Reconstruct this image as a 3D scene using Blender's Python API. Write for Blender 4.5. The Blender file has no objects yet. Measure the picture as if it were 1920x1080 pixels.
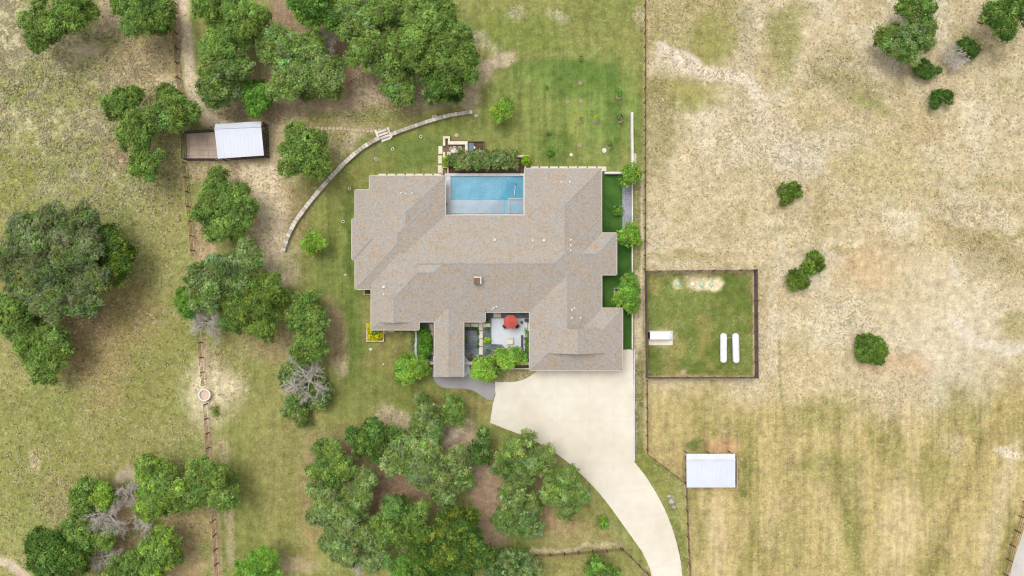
import bpy, math, random
import numpy as np
from mathutils import Vector, Matrix

# ------------------------------------------------------------------ camera, world, sun, exposure
scene = bpy.context.scene
COL = scene.collection
CAM_H = 110.0          # height of the drone above the ground, metres
S = 0.085              # metres on the ground for one pixel of the 1920 px wide photograph

cam_data = bpy.data.cameras.new('camera')
cam = bpy.data.objects.new('camera', cam_data)
COL.objects.link(cam)
cam.location = (0, 0, CAM_H)
cam.rotation_euler = (0, 0, 0)
cam_data.sensor_width = 36.0
cam_data.lens = 36.0 * CAM_H / (1920 * S)
cam_data.clip_start = 1.0
cam_data.clip_end = 3000.0
scene.camera = cam

SUN_EL, SUN_AZ = math.radians(68), math.radians(-40)     # azimuth from +Y, negative towards -X (upper left of the photo)
world = bpy.data.worlds.new('World')
scene.world = world
world.use_nodes = True
wn = world.node_tree
for n in list(wn.nodes):
    wn.nodes.remove(n)
w_out = wn.nodes.new('ShaderNodeOutputWorld')
w_bg = wn.nodes.new('ShaderNodeBackground')
w_sky = wn.nodes.new('ShaderNodeTexSky')
w_sky.sky_type = 'NISHITA'
w_sky.sun_disc = False
w_sky.sun_elevation = SUN_EL
w_sky.sun_rotation = SUN_AZ
w_sky.air_density = 1.0
w_sky.dust_density = 3.0
w_hs = wn.nodes.new('ShaderNodeHueSaturation')           # thin overcast: the blue is washed out
w_hs.inputs['Saturation'].default_value = 0.12
wn.links.new(w_sky.outputs[0], w_hs.inputs['Color'])
wn.links.new(w_hs.outputs[0], w_bg.inputs['Color'])
w_bg.inputs['Strength'].default_value = 0.15
wn.links.new(w_bg.outputs[0], w_out.inputs['Surface'])

sun_data = bpy.data.lights.new('sun', 'SUN')
sun = bpy.data.objects.new('sun', sun_data)
COL.objects.link(sun)
sun_data.energy = 0.9
sun_data.angle = math.radians(32)
sun_data.color = (1.0, 0.98, 0.95)
sdir = Vector((math.sin(SUN_AZ) * math.cos(SUN_EL), math.cos(SUN_AZ) * math.cos(SUN_EL), math.sin(SUN_EL)))
sun.location = sdir * 200
sun.rotation_euler = sdir.to_track_quat('Z', 'Y').to_euler()

scene.view_settings.view_transform = 'Standard'
scene.view_settings.look = 'None'
scene.view_settings.gamma = 1.0
scene.view_settings.exposure = 0.50
scene.render.engine = 'CYCLES'
scene.cycles.max_bounces = 6
scene.cycles.filter_width = 1.2
scene.cycles.transparent_max_bounces = 8

# ------------------------------------------------------------------ helpers
rng = np.random.default_rng(7)
random.seed(7)

def W(px, py, z=0.0):
    """The point at height z that stands behind pixel (px, py) of the photograph."""
    k = S * (CAM_H - z) / CAM_H
    return Vector(((px - 960) * k, (540 - py) * k, z))

def lin(c):
    return tuple(((v / 255) / 12.92 if v / 255 <= 0.04045 else ((v / 255 + 0.055) / 1.055) ** 2.4) for v in c)

ALB = 0.80            # share of a colour as photographed that is the surface's own albedo
def alb(c, k=1.0):
    return tuple(v * ALB * k for v in lin(c))

def tag(o, label=None, cat=None, group=None, kind=None):
    if label: o['label'] = label
    if cat: o['category'] = cat
    if group: o['group'] = group
    if kind: o['kind'] = kind
    return o

def attach(o, parent):
    if parent is not None:
        o.parent = parent
        if parent.type == 'EMPTY':
            o.matrix_parent_inverse = Matrix.Translation(-Vector(parent.location))

def empty(name, loc, label, cat, group=None):
    o = bpy.data.objects.new(name, None)
    o.empty_display_size = 0.3
    o.location = loc
    COL.objects.link(o)
    return tag(o, label, cat, group)

def link(name, me, mats=None, parent=None, loc=None):
    o = bpy.data.objects.new(name, me)
    COL.objects.link(o)
    if mats is not None and len(me.materials) == 0:
        for m in (mats if isinstance(mats, (list, tuple)) else [mats]):
            me.materials.append(m)
    if loc is not None: o.location = loc
    attach(o, parent)
    return o

class MB:
    """collects vertices and faces of one piece"""
    def __init__(self): self.v, self.f, self.mi = [], [], []
    def add(self, vs, fs, mi=0):
        b = len(self.v)
        self.v += [tuple(p) for p in vs]
        self.f += [tuple(b + i for i in f) for f in fs]
        self.mi += [mi] * len(fs)
        return self
    def box(self, c, size, rz=0.0, mi=0):
        cx, cy, cz = c; sx, sy, sz = (s / 2 for s in size)
        ca, sa = math.cos(rz), math.sin(rz)
        vs = []
        for z in (-sz, sz):
            for x, y in ((-sx, -sy), (sx, -sy), (sx, sy), (-sx, sy)):
                vs.append((cx + x * ca - y * sa, cy + x * sa + y * ca, cz + z))
        return self.add(vs, [(3, 2, 1, 0), (4, 5, 6, 7), (0, 1, 5, 4), (1, 2, 6, 5), (2, 3, 7, 6), (3, 0, 4, 7)], mi)
    def prism(self, pts, z0, z1, mi=0):
        """pts: world xy outline, any orientation"""
        a = sum(pts[i][0] * pts[(i + 1) % len(pts)][1] - pts[(i + 1) % len(pts)][0] * pts[i][1] for i in range(len(pts)))
        if a < 0: pts = pts[::-1]
        n = len(pts)
        vs = [(p[0], p[1], z0) for p in pts] + [(p[0], p[1], z1) for p in pts]
        fs = [tuple(range(n - 1, -1, -1)), tuple(range(n, 2 * n))]
        fs += [(i, (i + 1) % n, n + (i + 1) % n, n + i) for i in range(n)]
        return self.add(vs, fs, mi)
    def tube(self, pts, radii, n=6, cap=True, mi=0):
        pts = [Vector(p) for p in pts]
        rings = []
        for i, p in enumerate(pts):
            d = (pts[min(i + 1, len(pts) - 1)] - pts[max(i - 1, 0)])
            d = d.normalized() if d.length > 1e-6 else Vector((0, 0, 1))
            u = d.cross(Vector((0, 0, 1)) if abs(d.z) < 0.9 else Vector((1, 0, 0))).normalized()
            w = d.cross(u)
            r = radii[i] if isinstance(radii, (list, tuple)) else radii
            rings.append([p + u * (r * math.cos(2 * math.pi * k / n)) + w * (r * math.sin(2 * math.pi * k / n)) for k in range(n)])
        vs = [v for r in rings for v in r]
        fs = []
        for i in range(len(rings) - 1):
            for k in range(n):
                fs.append((i * n + k, i * n + (k + 1) % n, (i + 1) * n + (k + 1) % n, (i + 1) * n + k))
        if cap:
            fs.append(tuple(range(n - 1, -1, -1)))
            fs.append(tuple((len(rings) - 1) * n + k for k in range(n)))
        return self.add(vs, fs, mi)
    def lathe(self, c, prof, n=16, mi=0):
        """prof: (radius, z) from bottom to top"""
        vs, fs = [], []
        for r, z in prof:
            for k in range(n):
                a = 2 * math.pi * k / n
                vs.append((c[0] + r * math.cos(a), c[1] + r * math.sin(a), c[2] + z))
        for i in range(len(prof) - 1):
            for k in range(n):
                fs.append((i * n + k, i * n + (k + 1) % n, (i + 1) * n + (k + 1) % n, (i + 1) * n + k))
        fs.append(tuple(range(n - 1, -1, -1)))
        fs.append(tuple((len(prof) - 1) * n + k for k in range(n)))
        return self.add(vs, fs, mi)
    def mesh(self, name, smooth=False):
        me = bpy.data.meshes.new(name)
        me.from_pydata(self.v, [], self.f)
        if any(self.mi): me.polygons.foreach_set('material_index', self.mi)
        if smooth: me.polygons.foreach_set('use_smooth', [True] * len(self.f))
        me.update()
        return me
    def build(self, name, mat, parent=None, smooth=False):
        return link(name, self.mesh(name, smooth), mat, parent)

def rect(x0, y0, x1, y1, z=0.0):
    a, b = W(x0, y0, z), W(x1, y1, z)
    return [(a.x, a.y), (b.x, a.y), (b.x, b.y), (a.x, b.y)]

def pbox(name, x0, y0, x1, y1, z0, z1, mat, parent=None):
    return MB().prism(rect(x0, y0, x1, y1, z1), z0, z1).build(name, mat, parent)

def pxy(pts, z=0.0):
    return [(W(x, y, z).x, W(x, y, z).y) for x, y in pts]

def smooth_line(pts, n=6, closed=False):
    """Catmull-Rom through pixel points"""
    out = []
    m = len(pts)
    for i in range(m if closed else m - 1):
        if closed:
            p = [pts[(i + k - 1) % m] for k in range(4)]
        else:
            p = [pts[max(0, min(m - 1, i + k - 1))] for k in range(4)]
        for j in range(n):
            t = j / n
            out.append(tuple(0.5 * (2 * p[1][a] + (p[2][a] - p[0][a]) * t + (2 * p[0][a] - 5 * p[1][a] + 4 * p[2][a] - p[3][a]) * t * t
                             + (3 * p[1][a] - p[0][a] - 3 * p[2][a] + p[3][a]) * t ** 3) for a in (0, 1)))
    if not closed: out.append(tuple(pts[-1]))
    return out

def walk(pts, step):
    """points every step along a pixel polyline, with direction"""
    out, acc = [], 0.0
    for (a, b) in zip(pts[:-1], pts[1:]):
        L = math.hypot(b[0] - a[0], b[1] - a[1])
        t = (step - acc) if out else 0.0
        while t <= L:
            out.append((a[0] + (b[0] - a[0]) * t / L, a[1] + (b[1] - a[1]) * t / L, math.atan2(-(b[1] - a[1]), b[0] - a[0])))
            t += step
        acc = L - (t - step)
    return out

# ------------------------------------------------------------------ materials
def new_mat(name):
    m = bpy.data.materials.new(name)
    m.use_nodes = True
    nt = m.node_tree
    b = nt.nodes['Principled BSDF']
    b.inputs['Specular IOR Level'].default_value = 0.25
    return m, nt, b

def mat(name, c, rough=0.8, var=0.12, scale=3.0, c2=None, scale2=0.25, bump=0.0, metallic=0.0, fine=14.0, spec=0.25):
    """base colour c with grain at two scales, and patches of c2"""
    m, nt, b = new_mat(name)
    N, L = nt.nodes, nt.links
    b.inputs['Roughness'].default_value = rough
    b.inputs['Metallic'].default_value = metallic
    b.inputs['Specular IOR Level'].default_value = spec
    tc = N.new('ShaderNodeTexCoord')
    n1 = N.new('ShaderNodeTexNoise'); n1.inputs['Scale'].default_value = scale; n1.inputs['Detail'].default_value = 6
    n2 = N.new('ShaderNodeTexNoise'); n2.inputs['Scale'].default_value = scale2; n2.inputs['Detail'].default_value = 4
    L.new(tc.outputs['Object'], n1.inputs['Vector']); L.new(tc.outputs['Object'], n2.inputs['Vector'])
    mx = N.new('ShaderNodeMix'); mx.data_type = 'RGBA'
    r2 = N.new('ShaderNodeMapRange'); r2.inputs[1].default_value = 0.4; r2.inputs[2].default_value = 0.65
    L.new(n2.outputs['Fac'], r2.inputs[0]); L.new(r2.outputs[0], mx.inputs['Factor'])
    mx.inputs['A'].default_value = (*c, 1)
    mx.inputs['B'].default_value = (*(c2 or tuple(v * (1 - var * 0.8) for v in c)), 1)
    r1 = N.new('ShaderNodeMapRange'); r1.inputs[1].default_value = 0.25; r1.inputs[2].default_value = 0.75
    r1.inputs[3].default_value = 1 - var; r1.inputs[4].default_value = 1 + var
    L.new(n1.outputs['Fac'], r1.inputs[0])
    ml = N.new('ShaderNodeVectorMath'); ml.operation = 'SCALE'
    L.new(mx.outputs['Result'], ml.inputs[0]); L.new(r1.outputs[0], ml.inputs['Scale'])
    L.new(ml.outputs[0], b.inputs['Base Color'])
    if bump:
        bp = N.new('ShaderNodeBump'); bp.inputs['Strength'].default_value = bump; bp.inputs['Distance'].default_value = 0.05
        n3 = N.new('ShaderNodeTexNoise'); n3.inputs['Scale'].default_value = fine; n3.inputs['Detail'].default_value = 4
        L.new(tc.outputs['Object'], n3.inputs['Vector']); L.new(n3.outputs['Fac'], bp.inputs['Height'])
        L.new(bp.outputs['Normal'], b.inputs['Normal'])
    return m

M = {}
M['concrete_pale'] = mat('pale_concrete', alb((234, 226, 209)), 0.85, 0.06, 0.7, alb((224, 213, 192)), 0.10, 0.15)
M['concrete_walk'] = mat('grey_concrete', alb((172, 168, 166)), 0.85, 0.06, 4, alb((160, 156, 155)), 0.3, 0.15)
M['patio'] = mat('white_patio_concrete', alb((222, 226, 230)), 0.8, 0.05, 1.5, alb((208, 214, 220)), 0.35, 0.1)
M['slab'] = mat('cream_limestone', alb((242, 234, 210)), 0.8, 0.07, 3, alb((228, 216, 190)), 0.6, 0.2)
M['whitewall'] = mat('white_stucco', alb((240, 236, 226)), 0.85, 0.06, 2, alb((222, 214, 205)), 0.5, 0.2)
M['stone'] = mat('limestone', alb((205, 194, 178)), 0.9, 0.18, 2.5, alb((170, 158, 146)), 0.8, 0.5)
M['flag'] = mat('flagstone', alb((214, 190, 152)), 0.9, 0.16, 2.5, alb((190, 172, 150)), 0.9, 0.4)
M['pinkstone'] = mat('pink_beige_stone', alb((222, 196, 170)), 0.9, 0.12, 3, alb((200, 170, 150)), 0.8, 0.3)
M['gravel'] = mat('grey_gravel', alb((128, 134, 140)), 0.95, 0.45, 5.5, alb((100, 106, 112)), 0.7, 0.8, fine=6)
M['gravel_pale'] = mat('pale_grey_gravel', alb((168, 170, 178)), 0.95, 0.4, 5.5, alb((150, 150, 158)), 0.7, 0.8, fine=6)
M['mulch'] = mat('bark_mulch', alb((112, 88, 68)), 0.95, 0.35, 5, alb((88, 70, 56)), 0.8, 0.7, fine=8)
M['mulch_ring'] = mat('pale_mulch', alb((176, 158, 130)), 0.95, 0.25, 6, alb((158, 140, 114)), 0.8, 0.6, fine=8)
M['brownpave'] = mat('brown_pavers', alb((140, 112, 92)), 0.9, 0.15, 3, alb((120, 98, 82)), 0.8, 0.3)
M['turf'] = mat('dense_green_turf', alb((80, 120, 46)), 0.9, 0.28, 5, alb((52, 92, 32)), 0.30, 0.8, fine=12)
M['metal_white'] = mat('white_metal_sheet', alb((226, 229, 238)), 0.45, 0.02, 1.0, alb((218, 222, 232)), 0.3)
M['tank_white'] = mat('white_tank_paint', alb((248, 248, 250)), 0.4, 0.02, 2.0, alb((240, 240, 242)), 0.8)
M['dark_metal'] = mat('dark_steel', alb((86, 74, 78)), 0.6, 0.15, 4, alb((70, 62, 66)), 1.0)
M['fence_dark'] = mat('dark_stained_fence', alb((122, 102, 100)), 0.8, 0.2, 3, alb((104, 88, 88)), 0.8)
M['rust'] = mat('rusty_pipe', alb((142, 104, 84)), 0.8, 0.2, 4, alb((120, 88, 74)), 1.2)
M['rust_dark'] = mat('dark_rusty_pipe', alb((104, 74, 60)), 0.8, 0.2, 4, alb((86, 62, 52)), 1.2)
M['wall'] = mat('house_limestone_wall', alb((206, 194, 176)), 0.9, 0.14, 2, alb((188, 174, 156)), 0.8, 0.3)
M['trim'] = mat('white_trim', alb((226, 218, 210)), 0.7, 0.04, 2)
M['gutter'] = mat('beige_gutter', alb((212, 200, 190)), 0.6, 0.05, 2)
M['siding'] = mat('gable_siding', alb((172, 160, 150)), 0.8, 0.08, 2)
M['door'] = mat('brown_door', alb((110, 84, 64)), 0.6, 0.1, 3)
M['bark'] = mat('bark', alb((112, 98, 84)), 0.95, 0.3, 3, alb((84, 74, 66)), 1.0, 0.6, fine=5)
M['deadwood'] = mat('bleached_dead_wood', alb((224, 215, 204)), 0.9, 0.12, 3, alb((200, 192, 182)), 1.0)
M['red_fabric'] = mat('coral_red_canvas', alb((196, 92, 80)), 0.85, 0.05, 3, alb((186, 84, 74)), 0.8)
M['cushion'] = mat('cream_cushion', alb((240, 232, 216)), 0.9, 0.04, 4)
M['wicker'] = mat('dark_wicker', alb((84, 70, 62)), 0.9, 0.2, 8)
M['pot'] = mat('charcoal_pot', alb((78, 80, 80)), 0.7, 0.1, 4)
M['lid_green'] = mat('pale_green_plastic', alb((180, 222, 190)), 0.5, 0.05, 2)
M['lid_white'] = mat('white_plastic', alb((240, 236, 222)), 0.5, 0.05, 2)
M['trough'] = mat('galvanised_trough', alb((214, 200, 192)), 0.5, 0.08, 3)
M['trough_water'] = mat('muddy_trough_water', alb((222, 192, 172)), 0.15, 0.06, 2)
M['coping'] = mat('pale_pool_coping', alb((222, 222, 224)), 0.75, 0.06, 2, alb((206, 206, 210)), 0.5, 0.1)
M['plaster_deep'] = mat('blue_pool_plaster', alb((88, 174, 201), 0.86), 0.6, 0.14, 0.9, alb((112, 188, 211), 0.88), 0.35)
M['plaster_shelf'] = mat('pale_pool_plaster', alb((186, 196, 203), 0.97), 0.6, 0.10, 2.0, alb((170, 182, 191), 0.97), 0.5)
M['plaster_spa'] = mat('spa_plaster', alb((150, 200, 214)), 0.6, 0.05, 2.0, alb((140, 192, 208)), 0.5)
M['spa_tile'] = mat('grey_spa_tile', alb((176, 190, 198)), 0.6, 0.10, 4)
M['road'] = mat('pale_road', alb((208, 202, 194)), 0.9, 0.06, 3, alb((196, 190, 182)), 0.3, 0.2)
M['basin'] = mat('blue_grey_slate', alb((120, 136, 148)), 0.6, 0.12, 3)
M['rock'] = mat('grey_white_rock', alb((190, 182, 176)), 0.95, 0.25, 3, alb((150, 142, 138)), 1.0, 0.6)
M['black'] = mat('black_rubber', alb((52, 52, 54)), 0.7, 0.1, 4)

def water_material():
    m, nt, b = new_mat('clear_pool_water')
    N, L = nt.nodes, nt.links
    N.remove(b)
    out = N['Material Output']
    tr = N.new('ShaderNodeBsdfTransparent'); tr.inputs['Color'].default_value = (0.93, 0.98, 1.0, 1)
    gl = N.new('ShaderNodeBsdfGlossy'); gl.inputs['Roughness'].default_value = 0.03
    fr = N.new('ShaderNodeFresnel'); fr.inputs['IOR'].default_value = 1.33
    mx = N.new('ShaderNodeMixShader')
    tc = N.new('ShaderNodeTexCoord'); n = N.new('ShaderNodeTexNoise'); n.inputs['Scale'].default_value = 1.6; n.inputs['Detail'].default_value = 3
    bp = N.new('ShaderNodeBump'); bp.inputs['Strength'].default_value = 0.06; bp.inputs['Distance'].default_value = 0.02
    L.new(tc.outputs['Object'], n.inputs['Vector']); L.new(n.outputs['Fac'], bp.inputs['Height'])
    L.new(bp.outputs['Normal'], gl.inputs['Normal']); L.new(bp.outputs['Normal'], fr.inputs['Normal'])
    L.new(fr.outputs[0], mx.inputs[0]); L.new(tr.outputs[0], mx.inputs[1]); L.new(gl.outputs[0], mx.inputs[2])
    L.new(mx.outputs[0], out.inputs['Surface'])
    return m
M['water'] = water_material()

def glass_material():
    m, nt, b = new_mat('window_glass')
    b.inputs['Base Color'].default_value = (0.04, 0.05, 0.06, 1)
    b.inputs['Roughness'].default_value = 0.08
    b.inputs['Specular IOR Level'].default_value = 0.6
    return m
M['glass'] = glass_material()

def shingle_material(name, tint=1.0, grey=0.0):
    m, nt, b = new_mat(name)
    N, L = nt.nodes, nt.links
    b.inputs['Roughness'].default_value = 0.92
    b.inputs['Specular IOR Level'].default_value = 0.12
    tc = N.new('ShaderNodeTexCoord')
    vo = N.new('ShaderNodeTexVoronoi'); vo.inputs['Scale'].default_value = 4.4; vo.inputs['Randomness'].default_value = 1.0
    L.new(tc.outputs['Object'], vo.inputs['Vector'])
    sp = N.new('ShaderNodeSeparateColor'); L.new(vo.outputs['Color'], sp.inputs[0])
    ramp = N.new('ShaderNodeValToRGB')
    r = ramp.color_ramp; r.interpolation = 'LINEAR'
    r.elements[0].position = 0.0; r.elements[0].color = (*alb((176, 160, 142)), 1)
    r.elements[1].position = 1.0; r.elements[1].color = (*alb((182, 182, 180)), 1)
    for p, c in ((0.2, (188, 168, 146)), (0.36, (198, 177, 154)), (0.5, (194, 173, 153)), (0.62, (186, 174, 160)), (0.8, (192, 184, 172))):
        e = r.elements.new(p); e.color = (*alb(c), 1)
    L.new(sp.outputs[0], ramp.inputs['Fac'])
    # weathered grey-blue drifts
    n1 = N.new('ShaderNodeTexNoise'); n1.inputs['Scale'].default_value = 0.5; n1.inputs['Detail'].default_value = 8; n1.inputs['Roughness'].default_value = 0.8
    L.new(tc.outputs['Object'], n1.inputs['Vector'])
    mr = N.new('ShaderNodeMapRange'); mr.inputs[1].default_value = 0.44; mr.inputs[2].default_value = 0.68; mr.inputs[3].default_value = grey; mr.inputs[4].default_value = min(1, 0.66 + grey)
    L.new(n1.outputs['Fac'], mr.inputs[0])
    mx = N.new('ShaderNodeMix'); mx.data_type = 'RGBA'
    L.new(mr.outputs[0], mx.inputs['Factor']); L.new(ramp.outputs[0], mx.inputs['A']); mx.inputs['B'].default_value = (*alb((182, 185, 186)), 1)
    # dark flecks and grain
    n2 = N.new('ShaderNodeTexNoise'); n2.inputs['Scale'].default_value = 3.2; n2.inputs['Detail'].default_value = 8; n2.inputs['Roughness'].default_value = 0.75
    L.new(tc.outputs['Object'], n2.inputs['Vector'])
    m2 = N.new('ShaderNodeMapRange'); m2.inputs[1].default_value = 0.28; m2.inputs[2].default_value = 0.7; m2.inputs[3].default_value = 0.80 * tint; m2.inputs[4].default_value = 1.14 * tint
    L.new(n2.outputs['Fac'], m2.inputs[0])
    # slow drift of warm tone
    n4 = N.new('ShaderNodeTexNoise'); n4.inputs['Scale'].default_value = 0.8; n4.inputs['Detail'].default_value = 4
    L.new(tc.outputs['Object'], n4.inputs['Vector'])
    m4 = N.new('ShaderNodeMapRange'); m4.inputs[1].default_value = 0.5; m4.inputs[2].default_value = 0.72; m4.inputs[3].default_value = 0; m4.inputs[4].default_value = 0.35
    L.new(n4.outputs['Fac'], m4.inputs[0])
    mx2 = N.new('ShaderNodeMix'); mx2.data_type = 'RGBA'
    L.new(m4.outputs[0], mx2.inputs['Factor']); L.new(mx.outputs['Result'], mx2.inputs['A']); mx2.inputs['B'].default_value = (*alb((202, 176, 152)), 1)
    sc = N.new('ShaderNodeVectorMath'); sc.operation = 'SCALE'
    L.new(mx2.outputs['Result'], sc.inputs[0]); L.new(m2.outputs[0], sc.inputs['Scale'])
    L.new(sc.outputs[0], b.inputs['Base Color'])
    bp = N.new('ShaderNodeBump'); bp.inputs['Strength'].default_value = 0.35; bp.inputs['Distance'].default_value = 0.03
    L.new(sp.outputs[1], bp.inputs['Height']); L.new(bp.outputs['Normal'], b.inputs['Normal'])
    return m
M['shingle'] = shingle_material('weathered_tan_shingles', 0.88, 0.0)
M['cap'] = shingle_material('grey_ridge_shingles', 0.88, 0.3)

def leaf_material():
    m, nt, b = new_mat('leaves')
    N, L = nt.nodes, nt.links
    N.remove(b)
    out = N['Material Output']
    at = N.new('ShaderNodeAttribute'); at.attribute_name = 'leafcol'
    df = N.new('ShaderNodeBsdfDiffuse'); tl = N.new('ShaderNodeBsdfTranslucent')
    mx = N.new('ShaderNodeMixShader'); mx.inputs[0].default_value = 0.28
    L.new(at.outputs['Color'], df.inputs['Color']); L.new(at.outputs['Color'], tl.inputs['Color'])
    L.new(df.outputs[0], mx.inputs[1]); L.new(tl.outputs[0], mx.inputs[2])
    L.new(mx.outputs[0], out.inputs['Surface'])
    return m
M['leaf'] = leaf_material()

# ------------------------------------------------------------------ the ground
def vnoise(x, y, seed):
    r = np.random.default_rng(seed)
    T = r.random((256, 256)).astype(np.float32)
    xi, yi = np.floor(x).astype(int), np.floor(y).astype(int)
    fx, fy = x - xi, y - yi
    fx, fy = fx * fx * (3 - 2 * fx), fy * fy * (3 - 2 * fy)
    g = lambda a, b: T[b % 256, a % 256]
    return (g(xi, yi) * (1 - fx) + g(xi + 1, yi) * fx) * (1 - fy) + (g(xi, yi + 1) * (1 - fx) + g(xi + 1, yi + 1) * fx) * fy

def fbm(x, y, scale, seed, octv=4, rough=0.55):
    out, a, tot = 0, 1.0, 0
    for o in range(octv):
        out = out + a * vnoise(x / scale * 2 ** o + 17.3 * o, y / scale * 2 ** o + 9.1 * o, seed + o)
        tot += a; a *= rough
    return out / tot

ground_maps = {}
def build_ground():
    # pixel-space grid, dense in view, sparse towards the horizon
    dx = np.arange(-60, 1981, 3.0); dy = np.arange(-50, 1131, 3.0)
    ox = np.array([-9000, -4000, -1800, -900, -450, -250, -150, -100]); oy = np.array([-9000, -4000, -1800, -900, -450, -250, -150, -90])
    gx = np.concatenate([ox, dx, 1920 - ox[::-1]]); gy = np.concatenate([oy, dy, 1080 - oy[::-1]])
    X, Y = np.meshgrid(gx, gy)
    nx, ny = len(gx), len(gy)
    n_big = fbm(X, Y, 160, 1); n_mid = fbm(X, Y, 45, 11); n_sm = fbm(X, Y, 14, 21); n_fine = fbm(X, Y, 6, 31, 3)
    wx = (fbm(X, Y, 38, 41) - 0.5); wy = (fbm(X, Y, 38, 51) - 0.5)
    fx_ = (fbm(X, Y, 10, 61, 3) - 0.5)
    C = np.zeros((ny, nx, 3)); SP = np.zeros((ny, nx)); ST = np.zeros((ny, nx))
    def L_(c): return np.array(alb(c))
    def sm(a, b, v):
        t = np.clip((v - a) / (b - a), 0, 1); return t * t * (3 - 2 * t)
    def mixin(m, col, sp=None, st=None):
        nonlocal C, SP, ST
        if col is not None: C = C * (1 - m[..., None]) + L_(col) * m[..., None]
        if sp is not None: SP = SP * (1 - m) + sp * m
        if st is not None: ST = ST * (1 - m) + st * m
    def blob(cx, cy, rx, ry, col, a=1.0, rot=0, soft=0.45, warp=0.9, sp=None, st=None):
        c, s = math.cos(math.radians(rot)), math.sin(math.radians(rot))
        x = X - cx + wx * warp * min(60, rx * 1.3) + fx_ * 14; y = Y - cy + wy * warp * min(60, ry * 1.3) + fx_ * 14
        u, v = (x * c + y * s) / rx, (-x * s + y * c) / ry
        d = np.sqrt(u * u + v * v)
        mixin(sm(1 + soft, 1 - soft, d) * a, col, sp, st)
    def stroke(pts, w, col, a=1.0, soft=0.5, warp=10, sp=None, st=None):
        x, y = X + wx * warp * 2 + fx_ * warp, Y + wy * warp * 2 + fx_ * warp
        best = np.full(X.shape, 1e9)
        for (ax, ay), (bx, by) in zip(pts[:-1], pts[1:]):
            ll = (bx - ax) ** 2 + (by - ay) ** 2
            t = np.clip(((x - ax) * (bx - ax) + (y - ay) * (by - ay)) / ll, 0, 1)
            best = np.minimum(best, np.hypot(x - ax - t * (bx - ax), y - ay - t * (by - ay)))
        mixin(sm(w * (1 + soft), w * (1 - soft), best) * a, col, sp, st)
    def half(v, e, col, soft=10, a=1.0, sp=None, st=None):
        mixin(sm(-soft, soft, v - e) * a, col, sp, st)
    # ---- west pasture
    C[:] = L_((162, 160, 95)); SP[:] = 0.45
    mixin(sm(0.42, 0.66, n_big) * 0.75, (134, 146, 74))
    mixin(sm(0.5, 0.72, fbm(X, Y, 90, 71)) * 0.6, (168, 158, 102))
    blob(120, 230, 240, 200, (156, 158, 98), 0.5, sp=1.0)
    blob(20, 60, 50, 60, (216, 202, 164), 0.85, sp=1.0)
    mixin(sm(0.50, 0.62, fbm(X, Y, 30, 201)) * sm(420, 300, Y) * sm(330, 290, X) * 0.65, (206, 196, 152), sp=1.0)
    blob(60, 160, 60, 50, (140, 146, 80), 0.5)
    blob(25, 330, 50, 60, (138, 140, 66), 0.7, sp=0.4)
    blob(40, 480, 60, 80, (150, 138, 72), 0.5)
    blob(250, 680, 120, 120, (140, 140, 74), 0.7, sp=0.35)
    blob(160, 640, 60, 120, (176, 152, 104), 0.7, rot=-20, sp=0.5)
    blob(240, 590, 60, 60, (172, 150, 100), 0.6, rot=-30, sp=0.5)
    blob(50, 850, 90, 120, (134, 140, 70), 0.6, sp=0.4, st=0.5)
    blob(200, 860, 120, 60, (152, 146, 84), 0.6, sp=0.4, st=0.4)
    blob(62, 868, 12, 18, (212, 196, 150), 0.8, sp=0.8)
    blob(120, 940, 60, 40, (160, 146, 98), 0.6, sp=0.6)
    # ---- around the west fence and the grove: bare soil
    blob(265, 120, 75, 65, (186, 158, 118), 0.6, sp=0.85)
    blob(200, 20, 22, 40, (196, 172, 142), 0.9, sp=0.5)
    blob(158, 92, 26, 14, (202, 182, 150), 0.9, sp=0.2)
    blob(310, 155, 22, 14, (214, 192, 158), 0.8, sp=0.3)
    blob(235, 285, 40, 26, (184, 156, 118), 0.7, sp=0.8)
    blob(310, 350, 40, 80, (160, 146, 92), 0.5)
    # ---- middle plot: lawn
    plot = sm(-8, 8, X - (395 + (Y - 800) * 0.075) + fx_ * 10) * sm(8, -8, X - 1207)
    mixin(plot, (150, 152, 86), sp=0.2, st=0.55)
    mixin(plot * sm(0.45, 0.66, fbm(X, Y, 110, 81)) * 0.65, (118, 130, 62))
    mixin(plot * sm(0.5, 0.7, fbm(X, Y, 60, 91)) * 0.35, (162, 152, 94))
    # woods floor at the top
    blob(600, 190, 190, 62, (204, 178, 144), 0.95, sp=0.55, st=0)
    blob(700, 150, 60, 70, (204, 178, 144), 0.9, sp=0.7)
    blob(690, 170, 36, 40, (206, 184, 150), 0.7, sp=0.7)
    blob(800, 180, 80, 30, (190, 166, 134), 0.9, sp=0.6)
    blob(530, 20, 24, 42, (176, 150, 124), 0.95, sp=0.3)
    blob(640, 110, 30, 60, (170, 142, 112), 0.9, sp=0.3)
    blob(590, 60, 120, 60, (150, 126, 98), 0.7, sp=0.3)
    blob(470, 215, 70, 22, (170, 148, 114), 0.9, sp=0.8)
    blob(640, 222, 90, 16, (150, 146, 84), 0.6)
    blob(600, 222, 30, 14, (136, 136, 66), 0.7)
    blob(720, 215, 60, 20, (132, 136, 66), 0.8)
    blob(880, 185, 22, 22, (198, 178, 146), 0.8, sp=0.6)
    stroke([(341, -10), (344, 60), (353, 120), (358, 160), (366, 190), (388, 222), (425, 240)], 12, (226, 206, 172), 1.0, warp=5, sp=0.4)
    blob(335, 60, 5, 70, (176, 150, 118), 0.8, warp=0.3)
    # slope west of the curved wall
    blob(430, 320, 90, 30, (196, 174, 134), 0.9, sp=0.7)
    blob(500, 380, 62, 135, (208, 184, 146), 0.95, sp=0.55, st=0)
    stroke([(480, 315), (500, 350), (508, 410), (512, 470), (535, 508)], 27, (232, 212, 176), 0.95, sp=0.5)
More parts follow.
